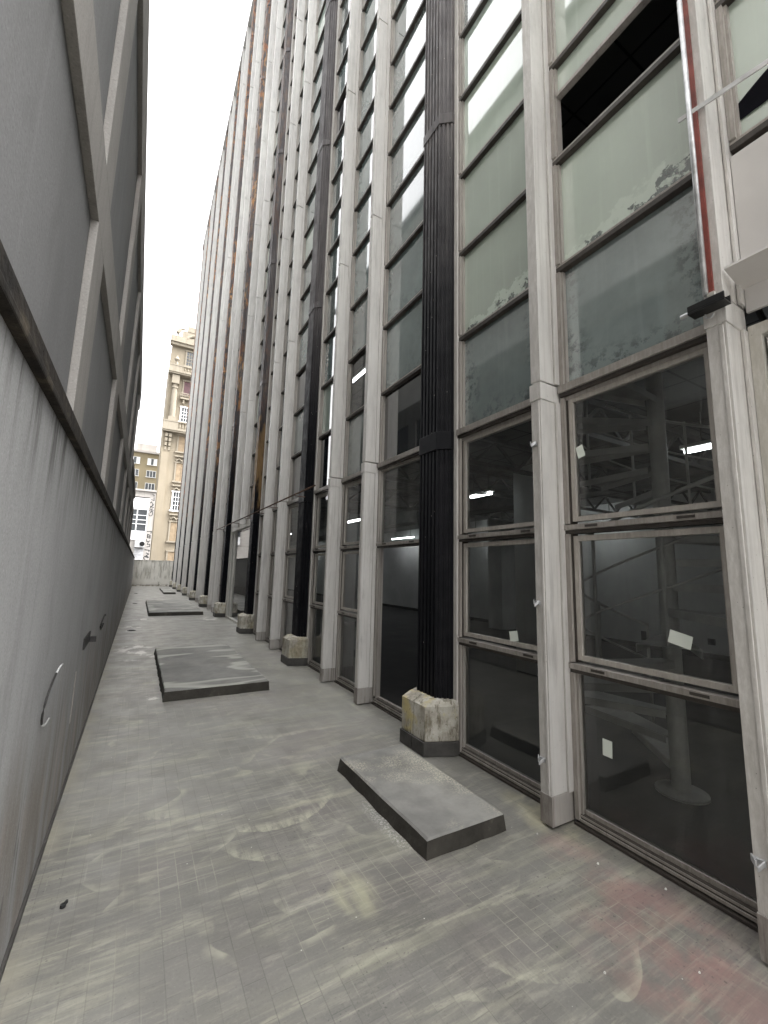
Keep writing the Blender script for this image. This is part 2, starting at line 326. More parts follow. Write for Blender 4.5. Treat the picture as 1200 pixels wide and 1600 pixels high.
# panes painted from behind: glossy face over a colour
def pane(name, c, var, mold=0., peel=0., rough=.03, cloud=1.1, coat=0., spec=.6):
    m = N(name); P = m.pos(); O = m.obj(); ox, oy, oz = m.sep(O)
    b = m.ramp(m.noise(P, cloud, 6, .62), [(.25, tuple(v*(1-var) for v in c)), (.5, c), (.78, tuple(min(1, v*(1+var)) for v in c))])
    b = m.mix(m.mul(m.step(m.noise(m.map(P, scale=(11, 11, .45)), 1.6, 5, .6), .5, .75), .3), b, tuple(min(1, v*1.25) for v in c))
    k = m.step(m.rnd(), 0, 1, .82, 1.12)
    hv = m.n('ShaderNodeHueSaturation'); m.set(hv.inputs['Color'], b); m.set(hv.inputs['Value'], k); b = hv.outputs[0]
    if mold:
        edge = m.math('MINIMUM', oz, m.math('SUBTRACT', .5, m.math('ABSOLUTE', oy)))
        q = m.mul(m.step(m.add(edge, m.mul(m.noise(P, 3, 4), -.45)), .05, -.18), m.step(m.noise(P, 13, 6, .75), .47, .60))
        b = m.mix(m.mul(q, mold), b, (.012, .014, .013))
    if peel:
        h = m.add(oz, m.add(m.mul(m.noise(P, 5, 6, .65), -.42), m.mul(oy, .16)))
        q1 = m.step(h, -.04, -.07); q2 = m.step(h, -.135, -.15)
        pn = m.step(m.noise(m.map(P, loc=(2, 2, 2)), 9, 5, .6), .42, .5)
        b = m.mix(m.mul(q1, pn, peel*.8), b, tuple(min(1, v*1.08+.04) for v in c))
        b = m.mix(m.mul(q2, m.step(m.noise(m.map(P, loc=(2, 1, 2)), 7, 5, .6), .47, .52), peel), b, (.05, .065, .06))
    x = m.bsdf(b, rough, 0, .5, None, .5); x.node.inputs['IOR'].default_value = 2.3; MAT[name] = m.m
pane('pale_green_pane', (.44, .505, .43), .10, 0, .95)
pane('pale_pane', (.38, .45, .40), .12)
pane('frosted_pane', (.43, .495, .425), .08)
pane('spandrel_pane', (.21, .25, .243), .35, .6, 0, .06)
pane('teal_pane', (.165, .215, .212), .4, .3, 0, .04)
pane('grey_pane', (.17, .20, .193), .35, .3, 0, .05)
pane('deep_pane', (.014, .018, .022), .4, 0, 0, .03)
plain('white_panel', (.52, .50, .48), .35, 0, .5, .06, 2)

# interior
plain('interior_wall', (.44, .44, .43), .8, 0, .3, .12, 1.2)
m = N('interior_floor'); P = m.pos()
b = m.ramp(m.noise(P, 1.3, 6, .65), [(.3, (.028, .027, .026)), (.6, (.05, .048, .046)), (.8, (.075, .073, .07))])
m.bsdf(b, .7, 0, .4, m.bump(m.noise(P, 20, 4), .3, .006)); MAT['interior_floor'] = m.m
m = N('interior_ceiling'); P = m.pos()
br = m.n('ShaderNodeTexBrick'); br.offset = 0; m.set(br.inputs['Vector'], P)
for k, v in (('Scale', 1.), ('Mortar Size', .012), ('Mortar Smooth', .1), ('Brick Width', .62), ('Row Height', .62)): br.inputs[k].default_value = v
for k in ('Color1', 'Color2'): br.inputs[k].default_value = (.13, .13, .128, 1)
br.inputs['Mortar'].default_value = (.03, .03, .03, 1)
b = m.mix(m.mul(m.step(m.noise(P, 1.5, 5), .5, .65), .7), br.outputs['Color'], (.05, .05, .05))
m.bsdf(b, .85, 0, .3); MAT['interior_ceiling'] = m.m
plain('truss_paint', (.075, .075, .072), .6, 0, .4, .3, 5)
plain('stair_paint', (.40, .39, .37), .6, 0, .4, .2, 4)
plain('black_steel', (.014, .014, .014), .35, .3, .5, .3, 8)
plain('dark_plastic', (.02, .02, .02), .5)
plain('void_dark', (.005, .005, .007), .95, 0, .05)
plain('rusty_iron', (.085, .05, .035), .8, 0, .3, .6, 9)
plain('red_paint', (.16, .032, .022), .55, 0, .4, .4, 10)
plain('galvanised', (.46, .465, .47), .42, .6, .5, .3, 14)
plain('paper', (.66, .70, .64), .9, 0, .2, .05, 5)
plain('cable_white', (.46, .46, .45), .6, 0, .4, .2, 12)
plain('cable_black', (.03, .028, .027), .7, 0, .3, .5, 12)
plain('stone_chip', (.60, .59, .55), .9)
plain('ground_asphalt', (.06, .06, .06), .9, 0, .3, .3, .4)
plain('far_render', (.46, .45, .43), .85, 0, .2, .2, .3)
m = N('lamp_tube'); em = m.n('ShaderNodeEmission'); em.inputs[0].default_value = (.93, .97, 1, 1); em.inputs[1].default_value = 3.6
m.t.links.new(em.outputs[0], m.out.inputs[0]); MAT['lamp'] = m.m
plain('roof_bitumen', (.09, .09, .09), .9)

# far buildings
def wallmat(name, c, dirt=.4, dc=None):
    m = N(name); P = m.pos()
    b = m.ramp(m.noise(P, .35, 6, .6), [(.25, tuple(v*.85 for v in c)), (.6, c), (.85, tuple(min(1, v*1.1) for v in c))])
    s = m.step(m.noise(m.map(P, scale=(2.2, 2.2, .16)), 1.4, 6, .65), .5, .72)
    b = m.mix(m.mul(s, dirt), b, dc or tuple(v*.55 for v in c))
    m.bsdf(b, .85, 0, .2, m.bump(m.noise(P, 6, 5), .3, .03)); MAT[name] = m.m
wallmat('tower_stone', (.265, .228, .172), .35, (.19, .155, .11))
wallmat('tower_trim', (.28, .247, .195), .6, (.15, .125, .09))
wallmat('yellow_render', (.29, .245, .16), .3)
wallmat('weathered_white', (.40, .375, .35), .55, (.20, .185, .17))
plain('shutter_wood', (.25, .19, .125), .7, 0, .3, .15, 2)
plain('far_window', (.05, .055, .06), .15, 0, .5, .4, .8)
plain('red_curtain', (.10, .045, .05), .6)
plain('white_paint', (.74, .74, .74), .5, 0, .4, .06, 1)
plain('graffiti_paint', (.02, .02, .022), .7)
plain('ac_metal', (.45, .45, .46), .5)
plain('leaf_green', (.06, .09, .03), .7)

# ------------------------------------------------------------------ mesh helper
class MB:
    def __init__(s): s.v = []; s.f = []; s.mi = []
    def _add(s, vs, fs, mi=0):
        o = len(s.v); s.v += [tuple(v) for v in vs]; s.f += [tuple(i+o for i in f) for f in fs]; s.mi += [mi]*len(fs)
    def box(s, x0, x1, y0, y1, z0, z1, mi=0):
        if x0 > x1: x0, x1 = x1, x0
        if y0 > y1: y0, y1 = y1, y0
        s._add([(x, y, z) for z in (z0, z1) for y in (y0, y1) for x in (x0, x1)],
               [(0, 2, 3, 1), (4, 5, 7, 6), (0, 1, 5, 4), (2, 6, 7, 3), (0, 4, 6, 2), (1, 3, 7, 5)], mi); return s
    def prism(s, poly, z0, z1, mi=0, scale_top=None):
        n = len(poly); a = sum(poly[i][0]*poly[(i+1) % n][1]-poly[(i+1) % n][0]*poly[i][1] for i in range(n))
        if a < 0: poly = poly[::-1]
        top = scale_top or poly
        if scale_top and a < 0: top = scale_top[::-1]
        s._add([(*p, z0) for p in poly]+[(*p, z1) for p in top],
               [tuple(range(n))[::-1], tuple(range(n, 2*n))]+[(i, (i+1) % n, (i+1) % n+n, i+n) for i in range(n)], mi); return s
    def tube(s, pts, r, n=10, mi=0, caps=True):
        pts = [Vector(p) for p in pts]; rings = []
        up = Vector((0, 0, 1))
        for i, p in enumerate(pts):
            t = (pts[min(i+1, len(pts)-1)]-pts[max(i-1, 0)]).normalized()
            a = t.cross(up)
            if a.length < .05: a = t.cross(Vector((0, 1, 0)))
            a.normalize(); b = a.cross(t)
            ri = r[i] if isinstance(r, (list, tuple)) else r
            rings.append([p+(a*math.cos(2*math.pi*k/n)+b*math.sin(2*math.pi*k/n))*ri for k in range(n)])
        o = [v for q in rings for v in q]; f = []
        for i in range(len(pts)-1):
            for k in range(n):
                k2 = (k+1) % n; f.append((i*n+k, (i+1)*n+k, (i+1)*n+k2, i*n+k2))
        if caps: f += [tuple(range(n)), tuple(range((len(pts)-1)*n, len(pts)*n))[::-1]]
        s._add(o, f, mi); return s
    def obox(s, c, ax, ay, az, mi=0):
        c, ax, ay, az = map(Vector, (c, ax, ay, az))
        s._add([c+ax*i+ay*j+az*k for k in (-1, 1) for j in (-1, 1) for i in (-1, 1)],
               [(0, 2, 3, 1), (4, 5, 7, 6), (0, 1, 5, 4), (2, 6, 7, 3), (0, 4, 6, 2), (1, 3, 7, 5)], mi); return s
    def quad(s, a, b, c, d, mi=0): s._add([a, b, c, d], [(0, 1, 2, 3)], mi); return s
    def build(s, name, mats, parent=None, origin=None, smooth=False, bevel=0):
        if not isinstance(mats, (list, tuple)): mats = [mats]
        if origin is None:
            xs, ys, zs = zip(*s.v); origin = ((min(xs)+max(xs))/2, (min(ys)+max(ys))/2, min(zs))
        me = bpy.data.meshes.new(name); ox, oy, oz = origin
        me.from_pydata([(x-ox, y-oy, z-oz) for x, y, z in s.v], [], s.f)
        for mt in mats: me.materials.append(MAT[mt] if isinstance(mt, str) else mt)
        me.polygons.foreach_set('material_index', s.mi)
        bm = bmesh.new(); bm.from_mesh(me); bmesh.ops.recalc_face_normals(bm, faces=bm.faces[:])
        if bevel:
            bmesh.ops.remove_doubles(bm, verts=bm.verts[:], dist=1e-6)
            bmesh.ops.bevel(bm, geom=[e for e in bm.edges if len(e.link_faces) == 2 and e.calc_face_angle(0) > .5], offset=bevel, segments=2, affect='EDGES', profile=.6)
        bm.to_mesh(me); bm.free()
        if smooth: me.polygons.foreach_set('use_smooth', [True]*len(me.polygons))
        o = bpy.data.objects.new(name, me); COL.objects.link(o); o['_o'] = list(origin)
        if parent is not None:
            o.parent = parent; po = Vector(parent['_o']); o.location = Vector(origin)-po
        else: o.location = origin
        return o
def tag(o, label=None, cat=None, group=None, kind=None):
    for k, v in (('label', label), ('category', cat), ('group', group), ('kind', kind)):
        if v: o[k] = v
    return o
def thing(name, loc, label, cat, group=None):
    o = bpy.data.objects.new(name, None); COL.objects.link(o); o.location = loc; o['_o'] = list(loc)
    o.empty_display_size = .2
    return tag(o, label, cat, group)
def circ(cx, cy, r, n=24, ph=0): return [(cx+r*math.cos(ph+2*math.pi*i/n), cy+r*math.sin(ph+2*math.pi*i/n)) for i in range(n)]

# ------------------------------------------------------------------ the ground
g = MB(); g.quad((-900, -900, -.03), (900, -900, -.03), (900, 900, -.03), (-900, 900, -.03)).build('ground', 'ground_asphalt', origin=(0, 0, -.03))['kind'] = 'structure'
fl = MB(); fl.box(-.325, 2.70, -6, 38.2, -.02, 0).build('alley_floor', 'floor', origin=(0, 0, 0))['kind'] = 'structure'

# ------------------------------------------------------------------ left building
LX = -.314
nb = thing('neighbour_building', (-1.2, 8, 0), 'grey stuccoed building with shallow recessed panels, along the left of the alley', 'building')
MB().box(-2.0, LX, -6, 38.2, 0, 2.09).build('lower_wall', 'stucco_low', nb)
lg = MB(); lg.box(-2.0, LX+.028, -6, 38.2, 2.09, 2.118); lg.box(-2.0, LX+.022, -6, 38.2, 2.118, 2.178); lg.build('ledge', 'ledge', nb, bevel=.006)
RB = LX-.034
MB().box(-2.0, RB, -6, 11.25, 2.178, 5.69).build('panel_wall', 'stucco_panel', nb)
MB().box(-2.0, RB, 11.25, 16.7, 2.178, 4.02).build('panel_wall', 'stucco_panel', nb)
nb_ys = [2.248+1.98*k for k in range(-4, 8)]
for y in nb_ys:
    zt = 3.17
    MB().box(RB, LX, y, y+.32, 2.178, 3.168).build('pier', 'stucco_rib', nb, bevel=.004)
    if y < 11: MB().box(RB, LX, y, y+.32, 3.472, 5.218).build('pier', 'stucco_rib', nb, bevel=.004)
MB().box(RB, LX, -6, 16.7, 3.168, 3.472).build('beam', 'stucco_rib', nb, bevel=.004)
MB().box(RB, LX, -6, 11.25, 5.218, 5.69).build('beam', 'stucco_rib', nb, bevel=.004)
MB().box(RB, LX, 11.25, 16.7, 3.84, 4.02).build('beam', 'stucco_rib', nb, bevel=.004)
# skirting flashing in the floor corner
MB().box(LX, LX+.012, -6, 38.2, 0, .03).build('flashing', 'plinth_paint', nb)

rb = thing('rear_building', (-12, 12, 0), 'taller plain grey building standing behind the grey stuccoed wall, seen in the window reflections', 'building')
MB().box(-20, -3.0, -14, 20, 0, 15.6).build('wall', 'far_render', rb)
rp = MB(); rp.box(-20.2, -2.9, -14.2, 20.2, 15.6, 15.85); rp.build('roof', 'roof_bitumen', rb)

ew = MB(); ew.box(LX, 2.62, 38.2, 38.45, 0, 1.98); ew.box(LX, 2.62, 38.17, 38.48, 1.98, 2.03)
tag(ew.build('end_wall', 'end_wall', origin=(1.1, 38.3, 0)), 'low pale rendered wall with moss streaks closing the far end of the alley', 'wall')

# ------------------------------------------------------------------ office building
OB = thing('office_building', (7, 18, 0), 'tall office block with white mullions, black fluted columns and glazed lights', 'building')
P3 = 3.8076; YA = 1.931; MW = .085; ZTOP = 30.0; YB0 = -1.3; YEND = 38.25
yA = lambda k: YA+P3*k
yB = lambda k: YA+2.707+P3*k
yC = lambda k: YA+MW/2+1.3535+P3*k
MX0, MX1 = 2.367, 2.60           # mullion front and back
GX = 2.605                       # glass plane
T = [0.0, .96, 1.88, 2.87, 3.87, 4.80, 5.70, 6.66, 7.48, 8.26, 9.02]
while T[-1] < ZTOP-.9: T.append(T[-1]+.83)
JZ = [2.865, 6.45, 9.75, 13.1, 16.4, 19.7, 23.0, 26.3]   # joints
# structure behind the glass
MB().box(2.625, 12, YB0, YEND, -.012, -.004).build('interior_floor', 'interior_floor', OB)
MB().box(2.66, 10.18, YB0, YEND-.2, 3.42, 3.75).build('floor_slab', 'interior_ceiling', OB)
MB().box(2.66, 10.18, YB0, YEND-.2, 6.62, 6.9).build('floor_slab', 'interior_ceiling', OB)
MB().box(10.18, 12, YB0, YEND-.2, 0, 6.9).build('back_wall', 'interior_wall', OB)
MB().box(2.66, 10.18, YB0, YB0+.2, 0, 6.62).build('side_wall', 'interior_wall', OB)
MB().box(2.66, 10.18, YEND-.4, YEND-.2, 0, 6.62).build('side_wall', 'interior_wall', OB)
MB().box(2.72, 12, YB0, YEND-.2, 6.9, ZTOP-.3).build('core', 'interior_wall', OB)
MB().box(2.62, 12.2, YEND-.2, YEND, 0, ZTOP-.1).build('gable_wall', 'far_render', OB)
rf = MB(); rf.box(2.352, 12.2, YB0, YEND+.02, ZTOP-.1, ZTOP+.12); rf.build('roof', 'aluminium', OB)
MB().box(9.2, 10.178, 9.05, 9.6, 0, 3.42).build('interior_pier', 'interior_wall', OB)
MB().box(5.6, 6.1, 12.2, 12.7, 0, 3.42).build('interior_pier', 'interior_wall', OB)
MB().box(5.6, 6.1, 4.7, 5.2, 0, 3.42).build('interior_pier', 'interior_wall', OB)
MB().box(10.12, 10.178, YB0+.2, YEND-.45, 0, .1).build('skirting', 'plinth_paint', OB)
# ceiling services in the ground floor
for yy in (1.0, 2.6, 4.1, 5.6, 8.0):
    tb = MB(); tb.box(2.9, 10.1, yy-.03, yy+.03, 3.34, 3.40); tb.box(2.9, 10.1, yy-.03, yy+.03, 2.98, 3.03)
    for i in range(9):
        x = 2.9+i*.8
        tb.obox((x+.2, yy, 3.185), (.2, 0, .155), (0, .012, 0), (-.012, 0, .015)); tb.obox((x+.6, yy, 3.185), (.2, 0, -.155), (0, .012, 0), (.012, 0, .015))
    tb.build('roof_truss', 'truss_paint', OB)
MB().tube([(3.4, -1, 3.2), (3.4, 8, 3.2)], .03).build('service_pipe', 'truss_paint', OB)
MB().tube([(7.4, -1, 3.1), (7.4, 20, 3.1)], .05).build('service_pipe', 'truss_paint', OB)
MB().box(6.6, 7.0, -3, 30, 3.0, 3.3).build('duct', 'truss_paint', OB)

# mullions
def mullion(y, full=True):
    b = MB()
    z0 = .02 if full else 2.80
    lo = [(MX0, y), (MX0, y+MW), (MX1, y+MW), (MX1, y)]
    if full: b.box(MX0, MX1, y, y+MW, .19, 2.80)
    js = [2.93]+JZ[1:]+[ZTOP]
    for i in range(len(js)-1):
        b.box(MX0+.002, MX1, y+.001, y+MW-.001, js[i]+.012, js[i+1]-.012)
        if i: b.box(MX0+.02, MX1, y+.012, y+MW-.012, js[i]-.013, js[i]+.013)
    # shallow cover strip on the front face and back fillets
    b.box(MX0-.006, MX0+.003, y+.012, y+.030, .19 if full else 2.94, 2.79 if full else 2.96)
    for z0_, z1_ in ([(.19, 2.80)] if full else [])+[(2.94, ZTOP-.05)]:
        b.box(MX1-.09, MX1+.005, y-.018, y-.002, z0_, z1_); b.box(MX1-.09, MX1+.005, y+MW+.002, y+MW+.018, z0_, z1_)
    o = b.build('mullion', 'aluminium', OB, origin=(MX0, y, 0), bevel=.0035)
    c = MB(); c.box(MX0-.007, MX1-.02, y-.006, y+MW+.006, 2.80, 2.925); c.build('collar', 'aluminium', o, bevel=.004)
    if full:
        c = MB(); c.box(MX0-.004, MX1-.02, y-.004, y+MW+.004, .015, .19); c.build('base_cap', 'cap_metal', o, bevel=.004)
    return o
for k in range(-1, 10):
    if k > -1: mullion(yA(k), k != 3)
    if yB(k) < YEND-.3: mullion(yB(k), k != 2)

# fluted columns on pedestals
def colprofile(yc, grow=0.):
    # half octagon with grooves, front at 2.40
    base = [(2.66, .228), (2.505, .228), (2.40, .142), (2.40, -.142), (2.505, -.228), (2.66, -.228)]
    pts = []
    for i in range(len(base)-1):
        (x0, y0), (x1, y1) = base[i], base[i+1]
        pts.append((x0, y0))
        if i in (1, 2, 3) and grow == 0:
            n = 5 if i == 2 else 3
            dx, dy = x1-x0, y1-y0; L = math.hypot(dx, dy); nx, ny = (-dy/L, dx/L)
            if nx < 0 and i == 2: nx, ny = -nx, -ny
            if i != 2:
                # inward is towards +x
                if nx < 0: nx, ny = -nx, -ny
            for j in range(n):
                a = (j+.30)/n; c_ = (j+.70)/n
                for t, d in ((a-.04/n, 0), (a, .016), (c_, .016), (c_+.04/n, 0)):
                    pts.append((x0+dx*t+nx*d, y0+dy*t+ny*d))
    pts.append(base[-1])
    if grow:
        pts = [(x-(grow if x < 2.6 else 0), y+(grow if y > 0 else -grow)) for x, y in pts]
    return [(x, y+yc) for x, y in pts]
def octa(yc, x_front, hw, chx, hb, xb=2.66): return [(xb, yc+hb), (chx, yc+hb), (x_front, yc+hw), (x_front, yc-hw), (chx, yc-hb), (xb, yc-hb)]
for k in range(-1, 10):
    yc = yC(k)
    b = MB()
    cz = [2.74, 6.40, 9.9, 13.4, 16.9, 20.4, 23.9, 27.4]
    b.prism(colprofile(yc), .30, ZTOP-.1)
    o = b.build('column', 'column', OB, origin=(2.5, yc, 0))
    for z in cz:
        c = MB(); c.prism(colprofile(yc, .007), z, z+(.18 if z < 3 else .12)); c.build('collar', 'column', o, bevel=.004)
    # concrete pedestal in two halves with a hollowed top
    pr = bmesh.new()
    pd = MB(); zt = .44
    for sgn in (1, -1):
        ya, yb = sorted((yc+sgn*.006, yc+sgn*.285))
        outer = [(2.262, yc+sgn*.006), (2.262, yc+sgn*.185), (2.50, yc+sgn*.285), (2.66, yc+sgn*.285), (2.66, yc+sgn*.006)]
        inner_top = [(2.335, yc+sgn*.006), (2.335, yc+sgn*.165), (2.515, yc+sgn*.27), (2.66, yc+sgn*.27), (2.66, yc+sgn*.006)]
        pd.prism(outer, .12, zt-.035)
        pd.prism(outer, zt-.035, zt+.012, scale_top=inner_top)
    pe = pd.build('pedestal', 'pedestal', OB, origin=(2.4, yc, 0), bevel=.008)
    pl = MB()
    for sgn in (1, -1):
        pl.prism([(2.248, yc+sgn*.004), (2.248, yc+sgn*.19), (2.49, yc+sgn*.297), (2.66, yc+sgn*.297), (2.66, yc+sgn*.004)], 0.004, .118)
    pl.build('plinth', 'plinth_paint', pe, bevel=.004)

# glazed lights
def sill(b, y0, y1, mi=0, dk=1):
    b.box(2.57, GX+.05, y0, y1, .0, .07, dk); b.box(2.545, GX+.05, y0, y1, .003, .018, dk); b.box(2.560, GX+.05, y0, y1, .030, .044, mi); b.box(2.566, GX+.05, y0, y1, .054, .066, mi); b.box(2.593, GX+.02, y0, y1, .07, .095, mi)
def frame(b, y0, y1, z0, z1, kind, mi=0, j=None):
    """frame of one light: kind fixed | sash | band"""
    w = .026 if kind == 'band' else .03
    xf = 2.553
    top = -.001 if kind == 'open' else .035
    zb_ = z0+(.096 if kind == 'open' and z0 < .1 else top)
    b.box(xf, GX+.03, y0, y0+w, zb_, z1-(.036 if kind == 'open' else top), mi); b.box(xf, GX+.03, y1-w, y1, zb_, z1-(.036 if kind == 'open' else top), mi)
    b.box(xf+.022, GX+.03, y0+w, y0+w+.014, z0+top, z1-top, 1 if kind == 'sash' else mi); b.box(xf+.022, GX+.03, y1-w-.014, y1-w, z0+top, z1-top, 1 if kind == 'sash' else mi)
    if kind == 'sash':
        q = w+.014+.004; s_ = .032; xa = 2.578
        b.box(xa, GX+.018, y0+q, y0+q+s_, z0+.05, z1-.05, 2); b.box(xa, GX+.018, y1-q-s_, y1-q, z0+.05, z1-.05, 2)
        b.box(xa, GX+.018, y0+q+s_, y1-q-s_, z0+.05, z0+.082, 2); b.box(xa, GX+.018, y0+q+s_, y1-q-s_, z1-.085, z1-.05, 2)
        b.box(xa+.012, GX+.012, y0+q+s_, y0+q+s_+.008, z0+.09, z1-.085, mi)
def transom(b, y0, y1, z, j, mi=0, dk=1):
    if j == 3:      # header over the ground floor
        b.box(2.528, GX+.03, y0, y1, z-.002, z+.052, mi); b.box(2.543, GX+.03, y0, y1, z-.028, z-.004, dk); b.box(2.572, GX+.03, y0, y1, z-.058, z-.030, mi)
    elif j in (1, 2):
        b.box(2.545, GX+.03, y0, y1, z-.008, z+.026, mi); b.box(2.560, GX+.03, y0, y1, z-.034, z-.010, dk)
        for yy in (y0+.17, y1-.25): b.box(2.5425, 2.546, yy, yy+.09, z+.002, z+.018, dk)
    else:
        b.box(2.562, GX+.03, y0, y1, z+.010, z+.026, mi); b.box(2.560, GX+.03, y0, y1, z-.026, z+.008, dk)
bays = []
for k in range(-2, 10):
    if k >= -1:
        bays.append(('a', k, yA(k)+MW+.02, yC(k)-.275)); 
        if yB(k) < YEND: bays.append(('b', k, yC(k)+.275, yB(k)-.02))
        else: bays.append(('b', k, yC(k)+.275, YEND-.05))
    if yA(k+1) < YEND and k < 9: bays.append(('c', k, yB(k)+MW+.02, yA(k+1)-.02))
bays = [x for x in bays if x[2] > -.6]
bays.sort(key=lambda t: t[2])
rest = MB(); RM = ['frame_metal', 'transom_dark', 'sash_metal', 'clear_glass', 'dusty_glass', 'spandrel_pane', 'teal_pane', 'grey_pane', 'pale_pane', 'deep_pane']
nwin = 0
def pane_mat(kind, k, j, y):
    if j <= 2: return 'clear_glass' if (kind, k) != ('b', 0) or j != 2 else 'dusty_glass'
    near = y < 3.0
    if near:
        if j == 3: return 'spandrel_pane'
        return 'pale_green_pane' if (kind, j) in (('c', 4), ('a', 4)) else 'frosted_pane' if j in (4, 5, 6) else random.choice(['pale_pane', 'grey_pane'])
    if (kind, k) == ('b', 0): return {3: 'deep_pane', 4: 'teal_pane', 5: 'teal_pane'}.get(j, 'grey_pane')
    if (kind, k) == ('c', 0): return {3: 'grey_pane', 4: 'dusty_glass', 5: 'grey_pane'}.get(j, 'teal_pane')
    if j == 3: return random.choice(['deep_pane', 'teal_pane', 'grey_pane'])
    return random.choice(['teal_pane', 'teal_pane', 'grey_pane', 'grey_pane', 'pale_pane', 'deep_pane'])
for (kind, k, y0, y1) in bays:
    # jamb strips against the columns
    door = (kind, k) in (('b', 2), ('c', 2), ('a', 3))
    for j in range(len(T)-1):
        z0, z1 = T[j], T[j+1]
        if door and j <= 2: continue
        if k == -1 and kind == 'b' and j <= 3: continue
        ym = (y0+y1)/2
        big = (nwin < 98) and ((y0 < 3.2 and j <= 8) or (y0 < 4.7 and j <= 11) or (y0 < 7 and j <= 9) or (y0 < 10.8 and j <= 7)) and y0 > -.6
        if (kind, k) == ('b', 0) and j == 1: continue
        b = MB() if big else rest
        opening = (kind, k) == ('b', 0) and j == 0
        if opening: z1 = T[2]
        hole = (kind, k) == ('c', -1) and j == 5
        if j == 0: sill(b, y0, y1)
        if j > 0 and not ((kind, k) == ('b', 0) and j == 1): transom(b, y0, y1, z0, j)
        fk = 'open' if opening else 'sash' if (j in (1, 2) and not opening and not (kind, k) == ('b', 0)) else ('fixed' if big else 'band')
        frame(b, y0, y1, z0, z1, fk)
        if hole:
            b.box(2.575, GX+.02, y0+.025, y1-.025, z0+.585, z0+.615)
        pm = pane_mat(kind, k, j, ym)
        gx = GX-.006 if fk == 'sash' else GX
        iy = .044 if fk != 'sash' else .08
        za, zb = z0+(.08 if j == 0 else .03), z1-.03
        if hole: za = z0+.615
        if big:
            nwin += 1
            o = b.build('window', ['frame_metal', 'transom_dark', 'sash_metal'], OB, origin=(GX, ym, z0))
            if not opening:
                q = MB()
                if pm in ('clear_glass', 'dusty_glass'):
                    q.quad((gx, y1-iy, za), (gx, y0+iy, za), (gx, y0+iy, zb), (gx, y1-iy, zb))
                else: q.box(gx, gx+.012, y0+iy, y1-iy, za, zb)
                q.build('pane', pm, o, origin=(gx, ym, za))
                # tilt a hair so that reflections differ from pane to pane
                pn = bpy.context.scene.collection.objects[-1]
        else:
            mi = RM.index(pm) if pm in RM else RM.index('pale_pane')
            if pm in ('clear_glass', 'dusty_glass'): rest.quad((gx, y1-iy, za), (gx, y0+iy, za), (gx, y0+iy, zb), (gx, y1-iy, zb), mi)
            else: rest.box(gx, gx+.012, y0+iy, y1-iy, za, zb, mi)
ro = rest.build('upper_windows', RM, OB); ro['kind'] = 'stuff'
# jambs beside each column, full height
jb = None
for k in range(-1, 10):
    yc = yC(k)
    for sgn in (-1, 1):
        b = MB(); ya, yb = sorted((yc+sgn*.232, yc+sgn*.276))
        b.box(2.535, 2.60, ya, yb, .005, ZTOP-.2); b.build('column_jamb', 'aluminium', OB)
# the glazed entrance two columns on, white frame
y0, y1 = yC(2)+.276, yC(3)-.276
b = MB()
b.box(2.55, 2.64, y0, y0+.06, .06, 2.80); b.box(2.55, 2.64, y1-.16, y1, .06, 2.80); b.box(2.55, 2.64, y0, y1, .004, .06); b.box(2.53, 2.66, y0, y1, 2.72, 2.92)
b.box(2.55, 2.64, y1-.62, y1-.56, .06, 2.72)
dr = b.build('entrance_door', 'bright_frame', OB)
MB().quad((2.6, y1-.62, .06), (2.6, y0+.06, .06), (2.6, y0+.06, 2.72), (2.6, y1-.62, 2.72)).quad((2.6, y1-.16, .06), (2.6, y1-.56, .06), (2.6, y1-.56, 2.72), (2.6, y1-.16, 2.72)).build('pane', 'clear_glass', dr)
# the bay at the right edge: white panel with a metal hood over a doorway
y0, y1 = yC(-1)+.276, yB(-1)-.02
b = MB(); b.box(2.548, 2.62, y0, y1, 3.10, 3.80); pn = b.build('white_panel', 'white_panel', OB, bevel=.004)
b = MB(); b.obox((2.47, (y0+y1)/2, 3.055), (.10, 0, -.022), (0, (y1-y0)/2+.01, 0), (.001, 0, .006)); b.box(2.555, 2.575, y0, y1, 2.90, 3.09); b.build('door_hood', 'white_panel', OB)
b = MB(); b.box(2.55, 2.64, y0, y0+.06, .004, 2.82); b.box(2.55, 2.64, y1-.05, y1, .004, 2.82); b.box(2.55, 2.64, y0+.06, y1-.05, 2.76, 2.82)
b.box(2.572, 2.63, y1-.125, y1-.062, .01, 2.74); b.box(2.572, 2.63, y0+.06, y0+.12, .01, 2.74); b.box(2.572, 2.63, y0+.12, y1-.125, 2.66, 2.74); b.box(2.572, 2.63, y0+.12, y1-.125, .01, .12)
dd = b.build('side_door', 'bright_frame', OB)
MB().quad((2.60, y1-.12, .12), (2.60, y0+.12, .12), (2.60, y0+.12, 2.66), (2.60, y1-.12, 2.66)).build('pane', 'clear_glass', dd)
# black sheet standing for the unlit hole in the pale pane above that door
arc = [(2.596, y1-.03, 4.02)]+[(2.596, y1-.03-.45*t, 4.02+.20*math.sin(math.pi*(.12+.5*t))+.02) for t in [i/8 for i in range(9)]]+[(2.596, y1-.65, 4.02)]
ab = MB(); ab._add(arc+[(x+.003, y, z) for x, y, z in arc], [tuple(range(len(arc)))]+[(i, (i+1) % len(arc), (i+1) % len(arc)+len(arc), i+len(arc)) for i in range(len(arc))]); ab.build('dark_hole_sheet', 'void_dark', OB)

